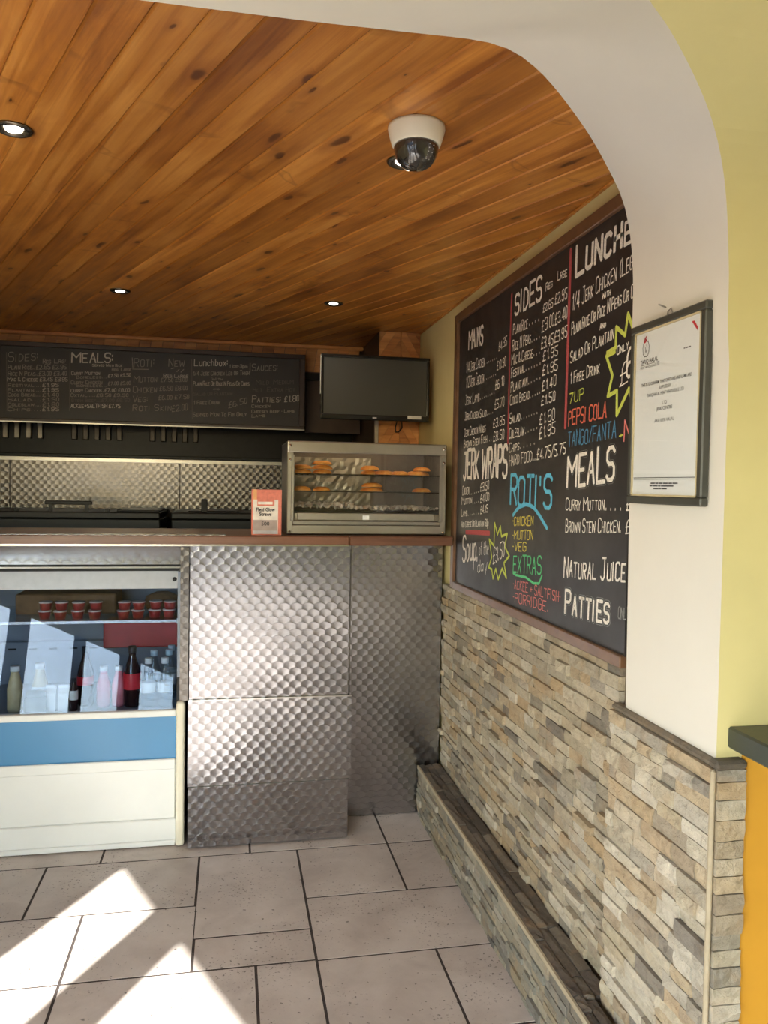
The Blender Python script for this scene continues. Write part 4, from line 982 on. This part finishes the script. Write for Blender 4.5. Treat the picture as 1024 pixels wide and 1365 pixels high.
def crumple(name, nx, ny, f, mat, parent):
    V_, F_ = [], []
    for j in range(ny+1):
        for i in range(nx+1): V_.append(f(i/nx, j/ny))
    for j in range(ny):
        for i in range(nx): a = j*(nx+1)+i; F_.append((a, a+1, a+nx+2, a+nx+1))
    return quadmesh(name, V_, F_, mat, parent)
rg = random.Random(9)
def foil_floor(u, v):
    return (X0+.016+u*(X1-X0-.032), YF+.032+v*.30, 1.394+rg.uniform(-.004, .016)+(.020*rg.random() if u < .45 else 0))
crumple('foil_lining', 60, 16, foil_floor, 'foil', wm)
def foil_back(u, v): return (X0+.014+u*.40, YB-.013-rg.uniform(0, .006), 1.40+v*.225)
crumple('foil_lining', 22, 12, foil_back, 'foil_dull', wm)
box('lamp_tube', X0+.06, X1-.06, YF+.10, YF+.112, ZT-.03, ZT-.018, 'warm_lamp', wm)
settle(wm)
# pastries: half-moon patties
def patty_mesh():
    n = 12; rows = [(1.0, 0.0), (1.04, .004), (.96, .009), (.8, .016), (.45, .021)]
    V_, F_ = [], []
    for s, z in rows:
        for i in range(n):
            a = 2*math.pi*i/n; xx = math.cos(a); yy = math.sin(a)*.62
            if math.sin(a) < 0: yy *= .55
            V_.append((xx*.041*s, yy*.050*s, z*.9))
    m = len(rows)
    for k in range(m-1):
        for i in range(n): jn = (i+1) % n; F_.append((k*n+i, k*n+jn, (k+1)*n+jn, (k+1)*n+i))
    F_.append(tuple(range(n))[::-1]); F_.append(tuple((m-1)*n+i for i in range(n)))
    me = bpy.data.meshes.new('patty'); me.from_pydata(V_, [], F_); me.update(); me.materials.append(MATS['pastry'])
    for p in me.polygons: p.use_smooth = True
    return me
PM = patty_mesh()
spots = []
def stack(x_, s, n, tilt=0, y_=3.40):
    for k in range(n): spots.append((x_+random.uniform(-.004, .004), y_+random.uniform(-.006, .006), SZ[s]+.0008+k*.0195, s, n, tilt, k))
stack(.297, 0, 2); stack(.388, 0, 3); stack(.595, 0, 2); stack(.655, 0, 1); stack(.725, 0, 1); stack(.80, 0, 1); stack(.838, 0, 2, 0, 3.46)
stack(.297, 1, 1); stack(.385, 1, 1); stack(.61, 1, 2, 0); stack(.605, 1, 1, 0, 3.47); stack(.83, 1, 1)
for (x_, y_, z_, s, n, tilt, k) in spots:
    o = bpy.data.objects.new('pastry_patty', PM); COL.objects.link(o); o.location = (x_, y_, z_); o.rotation_euler = (0, 0, random.uniform(-.5, .5))
    o.scale = (random.uniform(.95, 1.15), 1, random.uniform(.9, 1.0))
    sh_ = ('upper', 'lower')[s]
    lab = ('golden pastry patty lying singly on the %s wire shelf of the warmer' % sh_) if n == 1 else ('golden pastry patty in a stack of %s on the %s wire shelf of the warmer' % (('two', 'three')[n-2], sh_))
    tag(o, lab, 'pastry', '%s patties on the %s warmer shelf' % ('single' if n == 1 else 'stacked by %d' % n, sh_))

# ---- box of straws
sb = thing('straw_box', 'pink and white box of straws standing beside the food warmer', 'box', (.144, 3.29, WZ))
box('carton', .083, .206, 3.272, 3.312, WZ, 1.475, 'box_pink', sb, .002)
box('front_print', .0885, .191, 3.2708, 3.2725, 1.292, 1.4335, 'box_white', sb)
box('front_print', .0885, .104, 3.2706, 3.2725, 1.4335, 1.474, 'box_orange', sb)
box('front_print', .0885, .189, 3.2702, 3.271, 1.306, 1.350, 'box_grey', sb)
box('front_print', .0885, .189, 3.2702, 3.271, 1.292, 1.306, 'box_silver', sb)
box('front_print', .106, .176, 3.2698, 3.271, 1.407, 1.436, 'box_pink', sb, .0003)
box('front_print', .109, .168, 3.2692, 3.270, 1.414, 1.425, 'box_white', sb)
def text_mesh(name, body, loc, size, ex, ey, mat, parent, align='CENTER', bold=0, sx=1.0):
    """flat printed text: ex = reading direction, ey = up"""
    cu = bpy.data.curves.new('tmp', 'FONT'); cu.body = body; cu.size = size; cu.align_x = align; cu.offset = bold; cu.resolution_u = 3
    ob = bpy.data.objects.new('tmp', cu); COL.objects.link(ob)
    dg = bpy.context.evaluated_depsgraph_get(); me = bpy.data.meshes.new_from_object(ob.evaluated_get(dg))
    bpy.data.objects.remove(ob); bpy.data.curves.remove(cu)
    ez = ex.cross(ey); me.transform(Matrix(((ex.x*sx, ey.x, ez.x, loc[0]), (ex.y*sx, ey.y, ez.y, loc[1]), (ex.z*sx, ey.z, ez.z, loc[2]), (0, 0, 0, 1))))
    me.materials.clear(); me.materials.append(MATS[mat]); me.name = name
    o = bpy.data.objects.new(name, me); COL.objects.link(o); o.parent = parent; return o
text_mesh('lettering', 'Flexi Glow', (.1395, 3.2690, 1.386), .0205, X_, Z_, 'ink_black', sb, bold=.0006, sx=.85)
text_mesh('lettering', 'Straws', (.1395, 3.2690, 1.367), .0205, X_, Z_, 'ink_black', sb, bold=.0006, sx=.9)
text_mesh('lettering', '500', (.1395, 3.2690, 1.327), .0225, X_, Z_, 'ink_black', sb, bold=.0003)
settle(sb)

# ---- television
tv = thing('television', 'black flat television mounted above the food warmer in the corner', 'television', (.68, 3.76, 1.81))
TX0, TX1, TZ0, TZ1, TY = .412, .944, 1.812, 2.122, 3.75
box('casing', TX0+.01, TX1-.01, TY+.012, TY+.045, TZ0+.01, TZ1-.01, 'bezel_black', tv, .008, 2)
for a in ((TX0, TX1, TZ1-.016, TZ1), (TX0, TX1, TZ0, TZ0+.026), (TX0, TX0+.015, TZ0+.026, TZ1-.016), (TX1-.015, TX1, TZ0+.026, TZ1-.016)):
    box('bezel', a[0], a[1], TY-.006, TY+.014, a[2], a[3], 'bezel_black', tv, .004, 2)
box('screen', TX0+.014, TX1-.014, TY, TY+.012, TZ0+.025, TZ1-.015, 'screen', tv)
box('sticker', .836, .904, TY-.0075, TY-.0055, TZ0+.012, TZ0+.028, 'silver_plastic', tv, .0005)
box('silver_edge', TX0-.002, TX0+.003, TY-.004, TY+.012, TZ0+.12, TZ1-.006, 'silver_plastic', tv, .001)
box('maker_mark', .664, .684, TY-.0072, TY-.0058, TZ0+.009, TZ0+.015, 'silver_plastic', tv, .0004)
br_ = box('wall_bracket', .80, .86, TY+.045, 4.072, 1.94, 2.0, 'black_metal', tv, .004)
tube('cable', [(.80, 3.80, 1.83), (.80, 3.86, 1.79), (.815, 3.92, 1.772), (.84, 3.97, 1.775), (.865, 4.0, 1.80), (.868, 4.03, 1.85), (.868, 4.045, 1.98)], .0035, 'cable', tv)
settle(tv)

# ---- menu board over the kitchen
BY = 4.455
bb = thing('menu_board', 'long dark framed chalk menu board above the kitchen', 'menu board', (-.6, BY, 1.805))
box('slate', -2.05, .385, BY-.012, BY+.02, 1.815, 2.205, 'chalkboard', bb)
for a in ((-2.05, .40, 1.803, 1.822), (-2.05, .40, 2.196, 2.222), (.368, .40, 1.822, 2.196)): box('frame_rail', a[0], a[1], BY-.026, BY+.02, a[2], a[3], 'dark_frame_wood', bb, .003)
box('metal_edge', -2.05, .40, BY-.028, BY-.02, 1.800, 1.806, 'steel_plain', bb)
fb_ = lambda u, v, off: (u, BY-.012-off, v)
rng = random.Random(21)
def group_letters(rows, strokes, frame, parent):
    for k, r in enumerate(rows):
        if r[0] in ('PATTIES', 'MEALS') and r[7] > 2.4:           # outlined headings: grey halo, dark gap, white core
            for wt_, mt_, of_ in ((4.6 if r[0] == 'PATTIES' else 3.9, 'chalk_G', .0004), (3.9 if r[0] == 'PATTIES' else 3.5, 'chalkboard', .0008)):
                V_, F_ = letter_line(r[0], r[1], r[2], r[3], r[4], r[5], frame, wt_, of_, random.Random(k), small=r[0] == 'PATTIES', cap=.34)
                quadmesh('lettering', V_, F_, mt_, parent)
            V_, F_ = letter_line(r[0], r[1], r[2], r[3], r[4], r[5], frame, r[7]*.8, .0012, random.Random(k), small=r[0] == 'PATTIES')
            quadmesh('lettering', V_, F_, 'chalk_'+r[6], parent); continue
        V_, F_ = letter_line(r[0], r[1], r[2], r[3], r[4], r[5], frame, r[7], .0012, rng, small=(r[7] <= 1.25 or r[0] in ('LUNCH', 'PATTIES', 'NATURAL JUICE')))
        if F_: quadmesh('lettering', V_, F_, 'chalk_'+r[6], parent)
    for pts, col, w_, closed in strokes:
        V_, F_ = [], []; ribbon(V_, F_, [tuple(p) for p in pts], w_, frame, .001, closed); quadmesh('chalk_line', V_, F_, 'chalk_'+col, parent)
group_letters(BACK_TEXT, BACK_STROKES, fb_, bb)
settle(bb)

# ---- big menu board on the right wall
RX = .951
rb = thing('menu_board', 'large brown-framed chalk menu board on the wall above the stone cladding', 'menu board', (.96, 2.5, 1.06))
box('slate', RX, .975, 1.772, 3.285, 1.078, 2.225, 'chalkboard', rb)
box('frame_rail', RX-.012, .975, 3.262, 3.306, 1.062, 2.236, 'brown_frame_wood', rb, .003)
box('frame_rail', RX-.012, .975, 1.772, 3.262, 1.06, 1.092, 'brown_frame_wood', rb, .003)
box('frame_rail', RX-.012, .975, 1.772, 3.262, 2.200, 2.238, 'brown_frame_wood', rb, .003)
for y_ in (3.2, 2.7, 2.2): box('hanger', .962, .974, y_-.012, y_+.012, 2.236, 2.249, 'black_metal', rb, .002)
fr2 = lambda u, v, off: (RX-off, u, v)
group_letters(RIGHT_TEXT, RIGHT_STROKES, fr2, rb)
settle(rb)

# ---- framed certificate on the white reveal
pf_ = thing('certificate_frame', 'dark framed certificate hanging on the white pier of the arch', 'picture frame', (.93, 1.57, 1.47))
PX = .944; ya, yb, za, zb = 1.735, 1.432, 1.468, 1.882
fw = .018
box('backing', PX-.012, PX, yb+.01, ya-.01, za+.01, zb-.01, 'charcoal_frame', pf_)
for a in ((yb, ya, za, za+fw), (yb, ya, zb-fw, zb), (yb, yb+fw, za+fw, zb-fw), (ya-fw, ya, za+fw, zb-fw)): box('frame_rail', PX-.019, PX-.001, a[0], a[1], a[2], a[3], 'charcoal_frame', pf_, .003)
for a in ((yb+fw, ya-fw, za+fw, za+fw+.004), (yb+fw, ya-fw, zb-fw-.004, zb-fw), (yb+fw, yb+fw+.004, za+fw, zb-fw), (ya-fw-.004, ya-fw, za+fw, zb-fw)): box('inner_lip', PX-.018, PX-.012, a[0], a[1], a[2], a[3], 'paper_edge', pf_)
pp = box('paper', PX-.0145, PX-.0118, yb+fw+.003, ya-fw-.003, za+fw+.003, zb-fw-.003, 'paper', pf_)
TXX = PX-.0152; mY = -Y_; cy_ = (ya+yb)/2
def pt(s, y_, z_, size, al='CENTER', mat='ink', sx=1.0, bold=0): text_mesh('lettering', s, (TXX, y_, z_), size, mY, Z_, mat, pp, al, bold, sx)
pt('THIS IS TO CONFIRM THAT CHICKENS AND LAMB ARE', cy_, 1.737, .0102, sx=.80, bold=.0001); pt('SUPPLIED BY', cy_, 1.724, .0102, sx=.85); pt('TARIQ HALAL MEAT WHOLESALE LTD', cy_, 1.711, .0102, sx=.85)
pt('LTD', cy_, 1.689, .0105); pt('JERK CENTRE', cy_, 1.677, .0105); pt('ARE 100% HALAL', cy_, 1.651, .0105)
pt('TARIQ HALAL', 1.692, 1.789, .0135, 'LEFT', 'ink_black', .9, .0001); pt('MEAT WHOLESALE LTD', 1.692, 1.778, .0078, 'LEFT')
def fine_print(y_, z_, widths, h=.0026):                      # print too small to read: word-long dashes
    V_, F_ = [], []
    for w_ in widths:
        a = len(V_); V_ += [(TXX, y_, z_), (TXX, y_-w_, z_), (TXX, y_-w_, z_+h), (TXX, y_, z_+h)]; F_.append((a, a+1, a+2, a+3)); y_ -= w_+.002
    quadmesh('fine_print', V_, F_, 'ink', pp)['kind'] = 'stuff'
fine_print(1.514, 1.797, (.005, .009, .008)); fine_print(1.632, 1.514, (.018, .012, .016, .02, .014, .02)); fine_print(1.636, 1.508, (.012, .02, .01, .05)); fine_print(1.62, 1.502, (.022, .008, .022))
box('rule', TXX, TXX+.001, yb+fw+.008, ya-fw-.008, 1.527, 1.5285, 'ink', pp); box('rule', TXX, TXX+.001, yb+fw+.008, ya-fw-.008, 1.5235, 1.5242, 'ink', pp)
box('rule', TXX, TXX+.001, 1.61, 1.69, 1.786, 1.7867, 'ink', pp)
fp = lambda u, v, off: (TXX, u, v)
V_, F_ = [], []
for pts in ([(1.680, 1.836), (1.683, 1.825), (1.681, 1.812), (1.674, 1.805), (1.667, 1.806)], [(1.660, 1.838), (1.655, 1.828), (1.656, 1.814), (1.661, 1.806), (1.667, 1.804)], [(1.672, 1.826), (1.669, 1.814), (1.664, 1.824), (1.667, 1.832)], [(1.664, 1.839), (1.658, 1.839)]): ribbon(V_, F_, pts, .0016, fp, 0)
quadmesh('emblem', V_, F_, 'ink_black', pp)
V_, F_ = [], []
for pts in ([(1.678, 1.840), (1.674, 1.846), (1.668, 1.842)], [(1.674, 1.846), (1.669, 1.850)], [(1.676, 1.838), (1.670, 1.840)]): ribbon(V_, F_, pts, .004, fp, 0)
quadmesh('emblem', V_, F_, 'ink_red', pp)
quadmesh('corner_ribbon', [(TXX, 1.487, 1.849), (TXX, 1.478, 1.849), (TXX, 1.465, 1.834), (TXX, 1.465, 1.826)], [(0, 1, 2, 3)], 'ink_red', pp)
box('glass', PX-.0175, PX-.0168, yb+fw, ya-fw, za+fw, zb-fw, 'frame_glass', pf_)
tube('hanging_wire', [(PX-.004, 1.600, 1.878), (PX-.008, 1.592, 1.893), (PX-.006, 1.584, 1.897), (PX-.004, 1.576, 1.880)], .0016, 'steel_plain', pf_, 6)
settle(pf_)
nl_ = tube('wall_nail', [(.95, 1.612, 1.903), (.930, 1.618, 1.912), (.928, 1.619, 1.913)], .0018, 'steel_plain', None, 6)
tag(nl_, 'small nail in the white pier above the framed certificate', 'nail')

# ---- dome camera and downlights on the ceiling
cm = thing('dome_camera', 'cream dome security camera with dark glass dome on the wood ceiling', 'camera', (.40, 1.752, CEIL-.0005))
lathe('housing', [(.064, 0), (.0645, -.006), (.060, -.024), (.055, -.040), (.053, -.043), (.050, -.043)], 'camera_cream', cm, (0, 0, 0), 32)
lathe('dome', [(.0505, -.041), (.0505, -.048), (.048, -.062), (.042, -.075), (.032, -.086), (.018, -.0925), (.001, -.095)], 'camera_dome', cm, (0, 0, 0), 32)
led = bmesh.new()
for (az, n_) in ((-52, 5), (-66, 5), (-112, 4)):
    for k in range(n_):
        el = R(-8-k*9); a = R(az); d = Vector((math.cos(a)*math.cos(el), math.sin(a)*math.cos(el), math.sin(el)))
        p = Vector((0, 0, -.046))+Vector((d.x*.0508, d.y*.0508, d.z*.0492))
        bmesh.ops.create_icosphere(led, subdivisions=1, radius=.0012, matrix=Matrix.Translation(p))
mesh_obj('infrared_leds', led, 'led_white', cm)
def downlight(loc, label, power):
    d = thing('downlight', label, 'ceiling light', loc)
    lathe('trim_ring', [(.019, .004), (.021, -.001), (.030, -.004), (.034, -.007), (.041, -.004), (.043, .0)], 'downlight_chrome', d, (0, 0, 0), 28)
    lathe('bulb', [(.0, -.001), (.0195, -.001), (.0185, -.0035), (.010, -.0045), (.0, -.0045)], 'lamp_glow', d, (0, 0, 0), 24)
    s = bpy.data.lights.new('downlight_beam', 'SPOT'); s.energy = power; s.spot_size = R(155); s.spot_blend = 1.0; s.color = (1, .88, .72); s.shadow_soft_size = .025
    o = bpy.data.objects.new('downlight_beam', s); COL.objects.link(o); o.parent = d; o.location = (0, 0, -.012)
    return d
cz = CEIL-.0005
downlight((-.499, 1.968, cz), 'lit round downlight in the wood ceiling facing the window, away from the walls', 4)
downlight((.412, 1.941, cz), 'lit round downlight just beside the dome camera', 4)
downlight((-.470, 3.511, cz), 'lit round downlight over the counter above the display fridge', 3)
downlight((.438, 3.505, cz), 'lit round downlight over the counter above the food warmer', 3)

# ---- kitchen
def cooker(x0, x1, label, extra):
    c = thing('range_cooker', label, 'cooker', ((x0+x1)/2, 4.55, 0))
    box('body', x0, x1, 4.36, 4.82, .05, 1.30, 'cooker_black', c, .006); box('top_plate', x0, x1, 4.34, 4.84, 1.30, 1.336, 'cooker_black', c, .006)
    for xx in (x0+.02, x1-.06):
        for yy in (4.38, 4.76): box('foot', xx, xx+.04, yy, yy+.04, 0, .05, 'black_metal', c)
    extra(c); settle(c); return c
def ex1(c):
    box('handle_bar', -.955, -.72, 4.36, 4.385, 1.372, 1.392, 'black_metal', c, .004)
    for xx in (-.935, -.755): box('handle_foot', xx, xx+.016, 4.362, 4.382, 1.334, 1.374, 'black_metal', c)
    box('griddle_edge', -.60, -.38, 4.40, 4.80, 1.336, 1.346, 'black_metal', c, .003)
    for xx in (-1.10, -.655): box('control_stub', xx, xx+.02, 4.36, 4.38, 1.336, 1.352, 'black_metal', c)
def ex2(c):
    box('control_post', -.158, -.125, 4.36, 4.385, 1.336, 1.410, 'black_metal', c, .003); box('griddle_edge', -.23, .05, 4.42, 4.80, 1.336, 1.344, 'black_metal', c, .003)
cooker(-1.9, -.372, 'long black range cooker with raised handle bar against the steel splashback', ex1)
cooker(-.315, .38, 'shorter black range cooker with an upright post on top, behind the straw box', ex2)
hood = thing('extractor_hood', 'black extractor hood with baffle filters behind the menu board', 'extractor hood', (-.6, 4.7, 1.63))
box('back_panel', -2.05, .73, 4.84, 4.872, 1.634, 2.10, 'black_metal', hood); box('lower_lip', -2.05, .73, 4.80, 4.842, 1.634, 1.652, 'black_metal', hood, .003)
box('canopy', -2.05, .73, 4.56, 4.86, 2.10, 2.14, 'black_metal', hood)
for k in range(18):
    x_ = -1.28+k*.062
    if k in (4, 5, 11, 12): continue
    b_ = box('filter_slat', x_, x_+.03, 4.815, 4.842, 1.735, 1.90, 'filter_steel' if k < 4 else 'dark_metal', hood, .004)
settle(hood)
